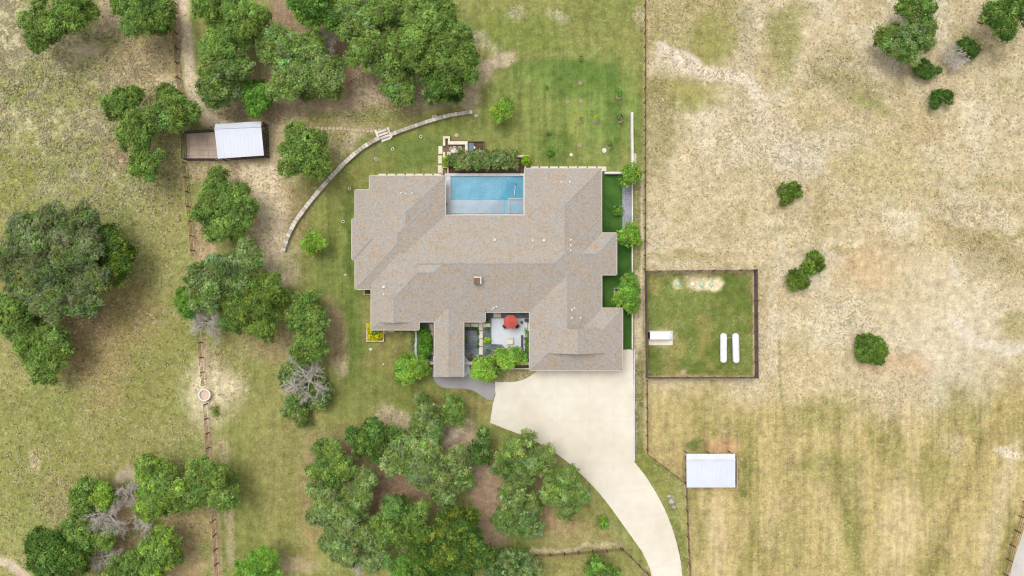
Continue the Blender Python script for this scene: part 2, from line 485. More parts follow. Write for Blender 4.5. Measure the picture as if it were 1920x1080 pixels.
    blob(560, 390, 26, 40, (150, 136, 88), 0.7)
    blob(560, 430, 20, 24, (140, 132, 74), 0.6)
    blob(490, 280, 14, 30, (134, 132, 74), 0.6)
    blob(640, 275, 45, 30, (168, 158, 108), 0.8, sp=0.8)
    blob(600, 255, 50, 16, (140, 138, 78), 0.6)
    blob(655, 268, 10, 26, (196, 180, 148), 0.8, rot=25, sp=0.5)
    blob(700, 285, 20, 10, (206, 192, 160), 0.4, rot=-30, sp=0.7)
    blob(372, 440, 14, 60, (190, 162, 124), 0.8, sp=0.6)
    blob(388, 470, 24, 14, (206, 178, 140), 0.8, sp=0.5)
    # beside the house
    stroke([(545, 500), (600, 480), (640, 380), (660, 300)], 24, (132, 134, 70), 0.6, st=0.8)
    blob(640, 540, 50, 160, (124, 138, 70), 0.75, st=0.9, sp=0.12)
    stroke([(655, 360), (652, 480), (662, 560), (660, 680)], 9, (92, 116, 52), 0.65, sp=0.05)
    stroke([(610, 560), (640, 600), (650, 680)], 10, (168, 156, 104), 0.5)
    stroke([(600, 560), (625, 620), (640, 690)], 6, (104, 122, 58), 0.5)
    blob(760, 285, 95, 40, (108, 130, 62), 0.8, rot=-18, sp=0.08, st=0.2)
    blob(700, 320, 50, 20, (150, 148, 82), 0.6, rot=-35)
    blob(680, 310, 12, 50, (152, 148, 84), 0.5, rot=40)
    blob(800, 235, 60, 18, (140, 142, 76), 0.6, rot=-15)
    # back lawn
    blob(1040, 60, 180, 70, (146, 146, 82), 0.85, sp=0.3, st=0.5)
    blob(970, 60, 90, 40, (126, 140, 66), 0.7, sp=0.15)
    blob(1130, 30, 60, 40, (132, 140, 76), 0.6)
    blob(1000, 110, 130, 14, (162, 152, 96), 0.6)
    blob(1070, 200, 150, 100, (122, 144, 72), 0.85, sp=0.08, st=0.8)
    blob(1040, 125, 110, 20, (100, 126, 58), 0.7, rot=4, sp=0.05)
    blob(1090, 150, 60, 34, (98, 124, 58), 0.7, sp=0.05)
    blob(1150, 200, 14, 110, (96, 122, 58), 0.7, sp=0.05, warp=0.4)
    blob(985, 220, 60, 50, (140, 142, 78), 0.6, sp=0.15, st=0.8)
    blob(1080, 250, 16, 60, (152, 148, 80), 0.5, st=0.8)
    blob(1050, 285, 40, 34, (94, 118, 52), 0.6)
    blob(900, 240, 60, 20, (130, 140, 72), 0.7)
    blob(940, 115, 28, 14, (212, 190, 160), 0.75, rot=-35, sp=0.5)
    blob(900, 75, 34, 16, (196, 186, 150), 0.6, rot=30, sp=0.8)
    blob(905, 140, 30, 16, (204, 184, 154), 0.8, rot=-40, sp=0.5)
    blob(968, 22, 16, 14, (196, 190, 150), 0.5, sp=0.9)
    blob(1048, 30, 22, 10, (200, 192, 156), 0.45, rot=30, sp=0.9)
    blob(1198, 30, 8, 24, (210, 192, 160), 0.6, sp=0.8)
    # front lawn
    blob(720, 720, 120, 60, (124, 132, 68), 0.75, sp=0.1, st=0.5)
    blob(730, 660, 50, 40, (140, 130, 78), 0.7)
    blob(660, 640, 20, 70, (108, 124, 58), 0.6)
    blob(800, 745, 60, 18, (128, 134, 66), 0.7)
    blob(890, 750, 60, 30, (148, 138, 84), 0.7)
    blob(900, 735, 60, 10, (104, 122, 54), 0.6, rot=15)
    blob(955, 705, 50, 12, (162, 148, 108), 0.8, sp=0.6)
    blob(735, 790, 36, 26, (206, 186, 152), 0.8, sp=0.8)
    blob(540, 860, 70, 200, (152, 146, 88), 0.7, sp=0.3, st=0.35)
    blob(560, 1000, 40, 90, (144, 142, 78), 0.6)
    blob(450, 960, 30, 120, (140, 142, 78), 0.6, sp=0.15)
    blob(585, 960, 26, 90, (176, 154, 108), 0.6)
    blob(545, 1060, 60, 16, (190, 168, 134), 0.8)
    blob(590, 850, 26, 40, (182, 160, 118), 0.6)
    blob(440, 700, 30, 90, (150, 142, 90), 0.6, sp=0.7)
    blob(520, 640, 60, 40, (176, 154, 112), 0.8, sp=0.5)
    blob(400, 690, 24, 40, (172, 158, 116), 0.8, sp=0.9)
    stroke([(380, 640), (386, 720), (393, 830), (401, 950), (408, 1090)], 8, (188, 162, 130), 0.8, sp=0.3, warp=4)
    stroke([(418, 830), (428, 950), (430, 1050)], 9, (190, 170, 136), 0.55, sp=0.7)
    blob(395, 735, 48, 50, (226, 210, 172), 0.95, soft=0.6, sp=0.5)
    blob(404, 770, 8, 16, (120, 128, 66), 0.9, warp=0.3)
    blob(620, 620, 20, 60, (170, 146, 114), 0.8)
    blob(640, 680, 14, 20, (200, 178, 142), 0.6, sp=0.8)
    # groves at the bottom
    blob(840, 830, 44, 46, (196, 172, 142), 0.95, sp=0.5, st=0)
    stroke([(872, 790), (858, 808), (840, 832)], 6, (228, 208, 180), 0.9, sp=0.1)
    blob(740, 930, 70, 60, (172, 142, 116), 0.95, sp=0.25, st=0)
    blob(640, 900, 60, 90, (150, 126, 98), 0.85, sp=0.2, st=0)
    blob(915, 940, 34, 100, (190, 160, 132), 0.95, rot=-14, sp=0.3, st=0)
    blob(905, 890, 24, 26, (208, 180, 150), 0.6, sp=0.5)
    blob(1000, 910, 60, 60, (160, 136, 104), 0.8)
    blob(1050, 980, 50, 26, (188, 158, 118), 0.8, sp=0.2)
    blob(1100, 960, 40, 30, (140, 138, 78), 0.8)
    blob(1080, 1010, 70, 20, (170, 156, 104), 0.8, sp=0.3)
    blob(1080, 1060, 70, 30, (150, 142, 84), 0.8, sp=0.3)
    stroke([(1000, 1036), (1080, 1030), (1165, 1022)], 5, (200, 182, 146), 0.8, sp=0.7)
    stroke([(1100, 930), (1160, 1000), (1210, 1080)], 8, (150, 146, 92), 0.7)
    blob(1090, 870, 30, 16, (142, 124, 84), 0.8, rot=40)
    blob(235, 890, 26, 12, (196, 176, 150), 0.9, rot=-35, sp=0.2)
    blob(215, 985, 60, 60, (170, 146, 112), 0.85, sp=0.3)
    blob(350, 990, 50, 60, (180, 156, 110), 0.8, sp=0.6)
    blob(350, 1060, 50, 24, (198, 166, 126), 0.7, sp=0.3)
    blob(90, 590, 90, 100, (150, 126, 92), 0.5)
    blob(170, 600, 30, 50, (158, 130, 98), 0.8, rot=-30)
    stroke([(-20, 1045), (20, 1060), (50, 1085)], 8, (214, 194, 168), 0.95, sp=0.1, warp=3)
    # ---- strip between the white wall and the fence
    strip = sm(1187, 1191, X) * sm(1208, 1204, X) * sm(300, 340, Y) * sm(900, 860, Y)
    mixin(strip, (150, 144, 96), sp=0.5)
    mixin(strip * sm(500, 520, Y) * sm(690, 640, Y + fx_ * 60), (210, 192, 156), sp=0.9)
    mixin(strip * sm(0.5, 0.6, n_sm) * sm(640, 700, Y), (124, 118, 76))
    stroke([(1205, 330), (1204, 500), (1203, 640)], 2.5, (222, 204, 170), 0.8, warp=3, sp=0.6)
    stroke([(1189.5, 290), (1190, 318)], 2.6, (228, 222, 214), 0.9, warp=2)
    blob(1225, 860, 40, 40, (130, 136, 66), 0.8, sp=0.2)
    blob(1240, 940, 26, 60, (138, 142, 76), 0.8, rot=-20, sp=0.3)
    blob(1270, 1010, 14, 60, (118, 128, 62), 0.7, rot=-8)
    # ---- east pasture
    east = sm(-6, 6, X - 1210 + fx_ * 4) * (1 - sm(6, -6, X - (1212 + np.clip((Y - 850) * 1.33, 0, 76) + np.clip((Y - 905) * 0.04, 0, 10))) * sm(840, 850, Y))
    mixin(east, (208, 190, 152), sp=0.5, st=0.12)
    mixin(east * sm(0.46, 0.7, fbm(X, Y, 120, 101)) * 0.65, (192, 172, 126))
    mixin(east * sm(0.5, 0.74, fbm(X, Y, 70, 111)) * 0.8, (222, 208, 178))
    mixin(east * sm(0.56, 0.76, fbm(X, Y, 80, 121)) * 0.45, (166, 154, 98))
    mixin(east * sm(0.5, 0.74, fbm(X, Y, 40, 131)) * 0.25, (190, 166, 122))
    low = east * sm(690, 800, Y + (n_big - 0.5) * 180)
    mixin(low, (188, 170, 114), sp=0.35, st=0.7)
    for i in range(6):
        stroke([(1225, 735 + i * 14), (1300, 733 + i * 14), (1370, 738 + i * 13)], 3.5, (196, 178, 124), 0.5, warp=5)
    mixin(low * sm(0.47, 0.68, fbm(X, Y * 0.4, 40, 141)) * 0.75, (152, 144, 82))
    mixin(low * sm(0.52, 0.74, fbm(X, Y * 0.25, 50, 151)) * 0.7, (204, 184, 132))
    blob(1300, 50, 100, 60, (166, 156, 98), 0.7, sp=0.6)
    blob(1325, 80, 50, 50, (144, 142, 74), 0.75, sp=0.15, st=0.6)
    blob(1280, 175, 66, 32, (152, 148, 80), 0.85, rot=10, sp=0.15, st=0.6)
    blob(1370, 30, 40, 50, (158, 152, 92), 0.6)
    blob(1240, 230, 30, 100, (158, 148, 96), 0.7, sp=0.6)
    stroke([(1240, 92), (1290, 115), (1340, 140), (1400, 150), (1420, 180), (1440, 230)], 14, (228, 212, 188), 0.95, sp=0.6)
    blob(1400, 70, 18, 60, (190, 176, 150), 0.5, sp=0.5)
    blob(1470, 80, 34, 70, (140, 142, 76), 0.7, sp=0.4)
    blob(1500, 20, 30, 26, (150, 148, 86), 0.6)
    blob(1600, 165, 70, 26, (148, 144, 88), 0.7, rot=15, sp=0.5)
    blob(1560, 130, 50, 40, (168, 156, 110), 0.6, sp=0.8)
    blob(1640, 200, 40, 14, (150, 152, 86), 0.6, rot=20)
    blob(1500, 290, 60, 40, (214, 204, 182), 0.7, sp=0.7)
    blob(1420, 240, 70, 60, (214, 198, 168), 0.6, sp=0.8)
    blob(1580, 260, 60, 30, (210, 196, 164), 0.6, sp=0.7)
    blob(1660, 320, 80, 60, (190, 176, 124), 0.6)
    for i in range(7):
        stroke([(1740, 300 + i * 22), (1800, 330 + i * 20), (1930, 310 + i * 26)], 5, (174, 164, 118) if i % 2 else (208, 194, 158), 0.55, warp=12, sp=0.5)
    blob(1820, 400, 60, 26, (216, 196, 166), 0.6, sp=0.9)
    blob(1810, 450, 60, 20, (168, 146, 98), 0.7, rot=10, sp=0.5)
    blob(1860, 490, 70, 40, (166, 150, 102), 0.65, rot=15, sp=0.8)
    stroke([(1560, 470), (1640, 460), (1780, 462), (1920, 440)], 5, (166, 150, 96), 0.6, warp=8)
    blob(1605, 455, 18, 9, (230, 214, 178), 0.8, sp=0.4)
    blob(1630, 500, 60, 40, (206, 176, 132), 0.8, sp=0.2, st=0.5)
    blob(1790, 510, 7, 22, (230, 222, 212), 0.85, rot=-12, warp=0.3)
    blob(1730, 560, 110, 90, (214, 196, 160), 0.65, soft=0.85, sp=0.25)
    blob(1810, 630, 100, 110, (218, 204, 176), 0.65, soft=0.85, sp=0.25)
    stroke([(1790, 600), (1825, 640), (1880, 660), (1920, 650)], 9, (226, 214, 194), 0.7, sp=0.3)
    blob(1905, 610, 26, 24, (168, 156, 96), 0.7)
    blob(1690, 690, 60, 26, (200, 168, 128), 0.75, sp=0.1)
    blob(1610, 600, 40, 40, (220, 204, 174), 0.7, sp=0.9)
    blob(1670, 740, 66, 48, (216, 198, 166), 0.6, soft=0.8, sp=0.8)
    blob(1780, 720, 50, 40, (204, 194, 164), 0.6)
    blob(1800, 770, 26, 50, (154, 144, 86), 0.7, rot=15)
    blob(1890, 780, 26, 70, (168, 152, 94), 0.6, rot=15)
    stroke([(1740, 1080), (1790, 960), (1860, 800)], 9, (146, 132, 76), 0.45, warp=6, st=1)
    blob(1540, 780, 60, 40, (148, 144, 82), 0.65, sp=0.4)
    blob(1480, 690, 70, 40, (206, 186, 140), 0.5)
    stroke([(1448, 700), (1446, 560), (1470, 440)], 8, (222, 206, 176), 0.6, sp=0.5)
    stroke([(1461, 640), (1460, 700), (1470, 780)], 3, (150, 144, 84), 0.7, warp=5)
    blob(1690, 985, 40, 80, (210, 190, 142), 0.85, sp=0.05, st=0.8, warp=0.4)
    blob(1345, 1000, 18, 100, (212, 190, 144), 0.75, sp=0.1, st=0.8, warp=0.4)
    blob(1600, 990, 20, 110, (132, 134, 70), 0.5, st=0.9, warp=0.4)
    blob(1480, 1020, 40, 60, (160, 150, 92), 0.5)
    blob(1560, 870, 60, 30, (134, 136, 70), 0.5, sp=0.3)
    stroke([(1905, 830), (1885, 900), (1860, 1000), (1850, 1090)], 14, (206, 188, 152), 0.55, soft=0.8, sp=0.4)
    blob(1785, 830, 22, 22, (206, 188, 156), 0.45, soft=0.8, sp=0.6)
    blob(1895, 850, 26, 8, (228, 216, 190), 0.8, rot=15, sp=0.6)
    blob(1308, 835, 26, 12, (104, 114, 56), 0.9, sp=0.1, warp=0.4)
    blob(1355, 838, 34, 16, (204, 166, 122), 0.9, sp=0.05, warp=0.4)
    blob(1300, 875, 10, 30, (198, 158, 118), 0.6, rot=-35)
    blob(1398, 880, 10, 30, (122, 124, 64), 0.75)
    blob(1395, 925, 10, 14, (116, 122, 58), 0.7)
    blob(1290, 480, 70, 12, (166, 152, 96), 0.7, sp=0.5)
    # ---- fenced square
    sq = sm(1209, 1213, X) * sm(1418, 1414, X) * sm(507, 510, Y) * sm(708, 704, Y)
    mixin(sq, (126, 136, 70), sp=0.25, st=0)
    mixin(sq * sm(0.45, 0.65, fbm(X, Y, 50, 161)) * 0.8, (104, 120, 54), sp=0.05)
    mixin(sq * sm(0.5, 0.7, fbm(X, Y, 30, 171)) * 0.55, (164, 148, 90))
    mixin(sq * np.maximum(sm(1410, 1414, X + fx_ * 8), np.maximum(sm(702, 707, Y + fx_ * 6), sm(515, 511, Y + fx_ * 10) * 0.8)), (194, 170, 134))
    blob(1270, 533, 8, 9, (228, 212, 170), 0.9, warp=0.3)
    blob(1310, 520, 28, 10, (184, 164, 126), 0.85, warp=0.4, sp=0.5)
    blob(1316, 534, 28, 10, (232, 216, 178), 0.95, warp=0.4, sp=0.4)
    blob(1340, 533, 15, 13, (240, 222, 182), 1.0, warp=0.3)
    blob(1283, 700, 6, 9, (190, 168, 140), 0.9, rot=-25, warp=0.2)
    blob(1242, 634, 26, 18, (196, 178, 140), 0.6, warp=0.3)
    ground_maps.update(X=dx, Y=dy, SP=SP[len(oy):len(oy) + len(dy), len(ox):len(ox) + len(dx)].copy(), C=C[len(oy):len(oy) + len(dy), len(ox):len(ox) + len(dx)].copy(), N=n_sm[len(oy):len(oy) + len(dy), len(ox):len(ox) + len(dx)].copy())
    # fine tone of every patch
    C *= (0.86 + 0.28 * n_sm)[..., None]
    C *= (0.92 + 0.16 * n_mid)[..., None]
    C = np.clip(C, 0.01, 0.85)
    # gentle relief
    Z = (n_mid - 0.5) * 0.10 + (n_sm - 0.5) * 0.05 - 0.06
    built = sm(520, 560, X) * sm(1450, 1420, X) * sm(230, 260, Y) * sm(1110, 1060, Y)
    Z = Z * (1 - 0.8 * built) - 0.03 * built
    Z = np.minimum(Z, -0.012)
    far = (np.abs(X - 960) > 1100) | (np.abs(Y - 540) > 640)
    Z[far] = -0.06
    me = bpy.data.meshes.new('ground')
    co = np.empty((ny * nx, 3), np.float32)
    co[:, 0] = ((X - 960) * S).ravel(); co[:, 1] = ((540 - Y) * S).ravel(); co[:, 2] = Z.ravel()
    idx = np.arange(ny * nx).reshape(ny, nx)
    q = np.stack([idx[1:, :-1], idx[1:, 1:], idx[:-1, 1:], idx[:-1, :-1]], -1).reshape(-1, 4)
    fill_mesh(me, co, q)
    for nm, arr in (('gcol', C), ('gaux', np.stack([SP, ST, n_fine], -1))):
        a = me.attributes.new(nm, 'FLOAT_COLOR', 'POINT')
        buf = np.ones((ny * nx, 4), np.float32); buf[:, :3] = arr.reshape(-1, 3)
        a.data.foreach_set('color', buf.ravel())
    me.polygons.foreach_set('use_smooth', np.ones(len(q), bool))
    o = link('ground', me, ground_material())
    tag(o, 'dry pasture and mown lawn ground around the house', 'ground', kind='structure')
    return o

def fill_mesh(me, co, quads):
    k = quads.shape[1]
    me.vertices.add(len(co)); me.vertices.foreach_set('co', np.ascontiguousarray(co, np.float32).ravel())
    me.loops.add(quads.size); me.loops.foreach_set('vertex_index', np.ascontiguousarray(quads, np.int32).ravel())
    me.polygons.add(len(quads)); me.polygons.foreach_set('loop_start', np.arange(0, quads.size, k, dtype=np.int32))
    me.update(calc_edges=True)

def ground_material():
    m, nt, b = new_mat('dry_grass_and_soil')
    N, L = nt.nodes, nt.links
    b.inputs['Roughness'].default_value = 0.95
    b.inputs['Specular IOR Level'].default_value = 0.08
    tc = N.new('ShaderNodeTexCoord')
    ac = N.new('ShaderNodeAttribute'); ac.attribute_name = 'gcol'
    aa = N.new('ShaderNodeAttribute'); aa.attribute_name = 'gaux'
    sep = N.new('ShaderNodeSeparateColor'); L.new(aa.outputs['Color'], sep.inputs[0])
    def noise(scale, detail=4, rough=0.6, vec=None, dist=0.0):
        n = N.new('ShaderNodeTexNoise'); n.inputs['Scale'].default_value = scale; n.inputs['Detail'].default_value = detail
        n.inputs['Roughness'].default_value = rough; n.inputs['Distortion'].default_value = dist
        L.new(vec or tc.outputs['Object'], n.inputs['Vector']); return n
    def rng_(src, a, b_, c, d):
        r = N.new('ShaderNodeMapRange'); r.inputs[1].default_value = a; r.inputs[2].default_value = b_; r.inputs[3].default_value = c; r.inputs[4].default_value = d
        L.new(src, r.inputs[0]); return r
    def math_(op, a, b_):
        n = N.new('ShaderNodeMath'); n.operation = op
        for i, v in enumerate((a, b_)):
            if isinstance(v, (int, float)): n.inputs[i].default_value = v
            else: L.new(v, n.inputs[i])
        return n
    # straw clumps
    n1 = noise(2.3, 6, 0.72, dist=0.5)
    pale = rng_(n1.outputs['Fac'], 0.53, 0.605, 0, 1)
    dark = rng_(n1.outputs['Fac'], 0.49, 0.40, 0, 1)
    n0 = noise(0.55, 3, 0.5)
    clus = rng_(n0.outputs['Fac'], 0.38, 0.62, 0.25, 1)
    pm = math_('MULTIPLY', pale.outputs[0], sep.outputs[0]); pm = math_('MULTIPLY', pm.outputs[0], clus.outputs[0]); pm = math_('MULTIPLY', pm.outputs[0], 0.95)
    dm = math_('MULTIPLY', dark.outputs[0], math_('MULTIPLY_ADD', sep.outputs[0], 0.6).outputs[0])
    mx1 = N.new('ShaderNodeMix'); mx1.data_type = 'RGBA'; mx1.inputs['B'].default_value = (*alb((224, 214, 182)), 1)
    L.new(pm.outputs[0], mx1.inputs['Factor']); L.new(ac.outputs['Color'], mx1.inputs['A'])
    dkm = math_('MULTIPLY', dark.outputs[0], sep.outputs[0]); dkm = math_('MULTIPLY', dkm.outputs[0], 0.34)
    dkc = N.new('ShaderNodeMix'); dkc.data_type = 'RGBA'; dkc.blend_type = 'MULTIPLY'; dkc.inputs['Factor'].default_value = 1.0
    L.new(mx1.outputs['Result'], dkc.inputs['A']); dkc.inputs['B'].default_value = (0.50, 0.50, 0.40, 1)
    mx2 = N.new('ShaderNodeMix'); mx2.data_type = 'RGBA'
    L.new(dkm.outputs[0], mx2.inputs['Factor']); L.new(mx1.outputs['Result'], mx2.inputs['A']); L.new(dkc.outputs['Result'], mx2.inputs['B'])
    # mowing lines along the plot
    mp = N.new('ShaderNodeMapping'); mp.inputs['Scale'].default_value = (1.0, 0.06, 1.0)
    L.new(tc.outputs['Object'], mp.inputs['Vector'])
    n2 = noise(0.9, 4, 0.65, mp.outputs[0])
    st = rng_(n2.outputs['Fac'], 0.36, 0.64, -0.22, 0.22)
    stm = math_('MULTIPLY', st.outputs[0], sep.outputs[1])
    # blade grain
    n3 = noise(3.6, 6, 0.85)
    gr = rng_(n3.outputs['Fac'], 0.34, 0.66, -0.42, 0.42)
    gw = rng_(sep.outputs[0], 0.0, 0.8, 0.5, 1.0)
    gr = math_('MULTIPLY', gr.outputs[0], gw.outputs[0])
    n4 = noise(0.8, 5, 0.65)
    g4 = rng_(n4.outputs['Fac'], 0.34, 0.66, -0.20, 0.20)
    tot = math_('ADD', stm.outputs[0], gr.outputs[0]); tot = math_('ADD', tot.outputs[0], g4.outputs[0]); tot = math_('ADD', tot.outputs[0], 1.0)
    sc = N.new('ShaderNodeVectorMath'); sc.operation = 'SCALE'
    L.new(mx2.outputs['Result'], sc.inputs[0]); L.new(tot.outputs[0], sc.inputs['Scale'])
    # hue drift green / straw
    n5 = noise(1.3, 4, 0.6)
    hs = N.new('ShaderNodeHueSaturation')
    L.new(rng_(n5.outputs['Fac'], 0.35, 0.65, 0.480, 0.518).outputs[0], hs.inputs['Hue'])
    L.new(sc.outputs[0], hs.inputs['Color'])
    L.new(hs.outputs[0], b.inputs['Base Color'])
    bp = N.new('ShaderNodeBump'); bp.inputs['Strength'].default_value = 0.6; bp.inputs['Distance'].default_value = 0.12
    ad = math_('ADD', n1.outputs['Fac'], n3.outputs['Fac'])
    L.new(ad.outputs[0], bp.inputs['Height']); L.new(bp.outputs['Normal'], b.inputs['Normal'])
    return m

build_ground()

def build_tufts(n=36000):
    g = ground_maps; r = np.random.default_rng(99)
    w = np.clip((g['SP'] - 0.27) / 0.7, 0, 1) ** 1.6 * (1 + 0.9 * (g['X'][None, :] < 340)) * np.clip((g['N'] - 0.36) * 4, 0.05, 1)
    ny, nx = w.shape
    cdf = np.cumsum(w.ravel()); cdf /= cdf[-1]
    k = np.searchsorted(cdf, r.random(n))
    px = g['X'][k % nx] + r.uniform(-2, 2, n); py = g['Y'][k // nx] + r.uniform(-2, 2, n)
    hard = ((px > 640) & (px < 1208) & (py > 300) & (py < 720)) | ((px > 915) & (px < 1300) & (py > 690)) | (px > 1880) & (py > 960) | ((px > 334) & (px < 512) & (py > 225) & (py < 310))
    px, py, k = px[~hard], py[~hard], k[~hard]
    n = len(px); nb = 4
    base = np.stack([(px - 960) * S, (540 - py) * S, np.full(n, -0.02)], 1)
    base = np.repeat(base, nb, 0)
    a = r.uniform(0, 6.283, n * nb); tilt = r.uniform(0.25, 0.95, n * nb)
    L_ = np.repeat(r.uniform(0.12, 0.27, n), nb) * r.uniform(0.7, 1.2, n * nb)
    d = np.stack([np.cos(a) * np.cos(tilt), np.sin(a) * np.cos(tilt), np.sin(tilt)], 1)
    sd = np.stack([-np.sin(a), np.cos(a), np.zeros_like(a)], 1) * r.uniform(0.035, 0.075, n * nb)[:, None]
    V = np.stack([base - sd, base + sd, base + d * L_[:, None] + sd * 0.5, base + d * L_[:, None] - sd * 0.5], 1).reshape(-1, 3)
    me = bpy.data.meshes.new('dry_grass_tufts')
    fill_mesh(me, V, np.arange(len(V)).reshape(-1, 4))
    loc = g['C'].reshape(-1, 3)[k]
    straw = np.array(alb((226, 215, 180)))
    t = r.random(n)[:, None]
    col = np.where(t < 0.72, straw * r.uniform(0.75, 1.08, (n, 1)), loc * r.uniform(0.8, 1.15, (n, 1)))
    at_ = me.attributes.new('leafcol', 'FLOAT_COLOR', 'POINT')
    buf = np.ones((len(V), 4), np.float32); buf[:, :3] = np.repeat(col, nb * 4, 0)
    at_.data.foreach_set('color', buf.ravel())
    tag(link('dry_grass_tufts', me, M['leaf']), 'dry pale straw tufts scattered over the pasture', 'grass', kind='stuff')
build_tufts()

def sheet(name, pts, z, mat_, label, cat=None, kind='structure', th=0.05):
    o = MB().prism(pxy(pts, z), z - th, z).build(name, mat_)
    return tag(o, label, cat, kind=kind)

# ------------------------------------------------------------------ paved surfaces
curve_top = smooth_line([(928, 716), (950, 716.5), (975, 714), (994, 705), (1008, 694), (1012, 684)], 5)
left_edge = [(919, 793), (924, 757), (929, 740), (929, 726)]
curve_w = smooth_line([(919, 793), (955, 807), (985, 819), (1020, 836), (1056, 860), (1085, 885), (1112, 912), (1140, 945), (1170, 987), (1196, 1023), (1212, 1050), (1222, 1080), (1226, 1110)], 4)
curve_e = smooth_line([(1282, 1110), (1279, 1078), (1276, 1052), (1268, 1015), (1253, 970), (1232, 927), (1210, 892), (1189.5, 866)], 4)
drive = curve_top + [(1166, 684), (1166, 655.5), (1187, 655.5), (1188.5, 760), (1188.5, 864)] + curve_e[::-1][1:] + curve_w[::-1] + left_edge[1:-1]
def ragged(pts, amp=0.35, step=3.0):
    out = []
    for a_, b_ in zip(pts, pts[1:] + pts[:1]):
        n_ = max(1, int(math.hypot(b_[0] - a_[0], b_[1] - a_[1]) / step))
        for k in range(n_):
            t = k / n_
            out.append((a_[0] + (b_[0] - a_[0]) * t + random.uniform(-amp, amp), a_[1] + (b_[1] - a_[1]) * t + random.uniform(-amp, amp)))
    return out
drive_o = sheet('driveway', ragged(drive), 0.035, M['concrete_pale'], 'pale concrete driveway curving up to the garage', 'driveway')
M['joint'] = mat('dirty_joint', alb((220, 211, 194)), 0.9, 0.1, 3)
for ja, jb in (((1045, 697), (1045, 852)), ((1105, 697), (1105, 905)), ((1150, 697), (1150, 958)), ((930, 742), (1188, 742)), ((922, 790), (1188, 790)), ((1022, 836), (1188, 836)),
               ((1078, 879), (1196, 876)), ((1122, 925), (1230, 915)), ((1160, 974), (1252, 962)), ((1194, 1022), (1266, 1012)), ((1215, 1062), (1276, 1058))):
    pa, pb = W(*ja), W(*jb); mid = (pa + pb) / 2
    MB().box((mid.x, mid.y, 0.036), ((pb - pa).length, 0.035, 0.006), math.atan2(pb.y - pa.y, pb.x - pa.x)).build('joint', M['joint'], drive_o)
walk_pts = smooth_line([(811, 690), (811, 706), (818, 718), (828, 726), (845, 728.5), (870, 729), (888, 733), (905, 744), (913, 749), (925, 750.5)], 4) + \
    smooth_line([(928, 738), (928.5, 728), (926, 719), (920, 716.5), (905, 714), (895, 709), (886, 700), (880, 690)], 4)
sheet('entry_path', walk_pts, 0.03, M['concrete_walk'], 'grey concrete path from the driveway to the porch', 'path')
sheet('driveway_kerb', [(1188.5, 655), (1190.5, 655), (1190.5, 864), (1188.5, 864)], 0.14, M['coping'], 'low pale kerb along the right edge of the driveway', 'kerb', th=0.2)
sheet('road', [(1925, 978), (1889, 1085), (1880, 1120), (2000, 1120), (2000, 760)], 0.02, M['road'], 'pale road in the lower right corner', 'road')
sheet('turf_lawn', [(1120, 320), (1171, 327), (1171, 425), (1185, 425), (1185, 655), (1120, 655)], 0.0, M['turf'], 'dense bright green turf lawn between house and white wall', 'lawn')
sheet('gravel_bed', [(1167, 348), (1184.5, 348), (1184.5, 428), (1167, 428)], 0.03, M['gravel_pale'], 'pale grey gravel bed along the white wall', 'gravel bed')
sheet('courtyard_gravel', [(866, 580), (996, 580), (996, 680), (866, 680)], 0.0, M['gravel'], 'grey gravel of the front courtyard', 'gravel bed')
sheet('side_gravel', [(782, 600), (818, 600), (818, 680), (782, 680)], 0.004, M['gravel'], 'grey gravel beside the porch', 'gravel bed')
sheet('courtyard_patio', [(921.5, 597), (989, 597), (989, 652), (952, 660), (942, 646), (921.5, 645)], 0.05, M['patio'], 'white concrete patio of the front courtyard', 'patio', th=0.08)
sheet('pool_bed', [(836, 296), (986, 296), (986, 326), (836, 326)], 0.012, M['mulch'], 'brown mulch bed behind the pool', 'planting bed')
sheet('front_bed', [(870, 671), (996, 671), (996, 694), (870, 694)], 0.016, M['mulch'], 'brown mulch strip behind the courtyard wall', 'planting bed')
sheet('lounge_floor', [(834, 262), (874, 262), (874, 296), (834, 296)], 0.03, M['brownpave'], 'brown paved floor of the sunken lounge', 'patio')

def slabs(name, label, items, z, mat_, parent_label_cat):
    c = items[0]
    e = empty(name, W(c[0], c[1]), label, parent_label_cat)
    for (x0, y0, x1, y1) in items:
        pbox('slab', x0, y0, x1, y1, -0.05, z + random.uniform(-0.004, 0.004), M[mat_], e)
    return e
slabs('stepping_slabs', 'row of cream stepping slabs under the eave left of the pool', [(709.5 + 17.3 * i, 325.6, 723.7 + 17.3 * i, 336) for i in range(7)], 0.06, 'slab', 'paving')
slabs('stepping_slabs', 'row of cream stepping slabs under the eave right of the pool', [(995 + 18.0 * i, 312.0, 1010 + 18.0 * i, 324) for i in range(7)] + [(1121, 312.2, 1137, 321)], 0.06, 'slab', 'paving')
slabs('stepping_slabs', 'three large cream slabs climbing beside the lounge', [(822, 274, 829.5, 288.5), (821.5, 291.7, 829.2, 306.5), (821, 309.7, 828.8, 324)], 0.10, 'slab', 'paving')
slabs('stepping_slabs', 'cream stepping slabs crossing the courtyard gravel', [(870, 606.5, 881.5, 613), (883, 606.5, 897, 613), (898, 605, 905, 619.5), (898, 621, 905, 634.5), (898, 636, 905, 649), (898, 650.5, 905, 665), (906, 606.5, 919.5, 613.2), (925.5, 587.5, 939.5, 595)], 0.07, 'slab', 'paving')
slabs('stepping_slabs', 'cream slabs between the porch and the clipped hedge', [(805, 607, 811.5, 621), (805, 622.5, 811.5, 635.5), (805.5, 637, 811.8, 650), (806, 651.5, 812, 665.5)], 0.07, 'slab', 'paving')

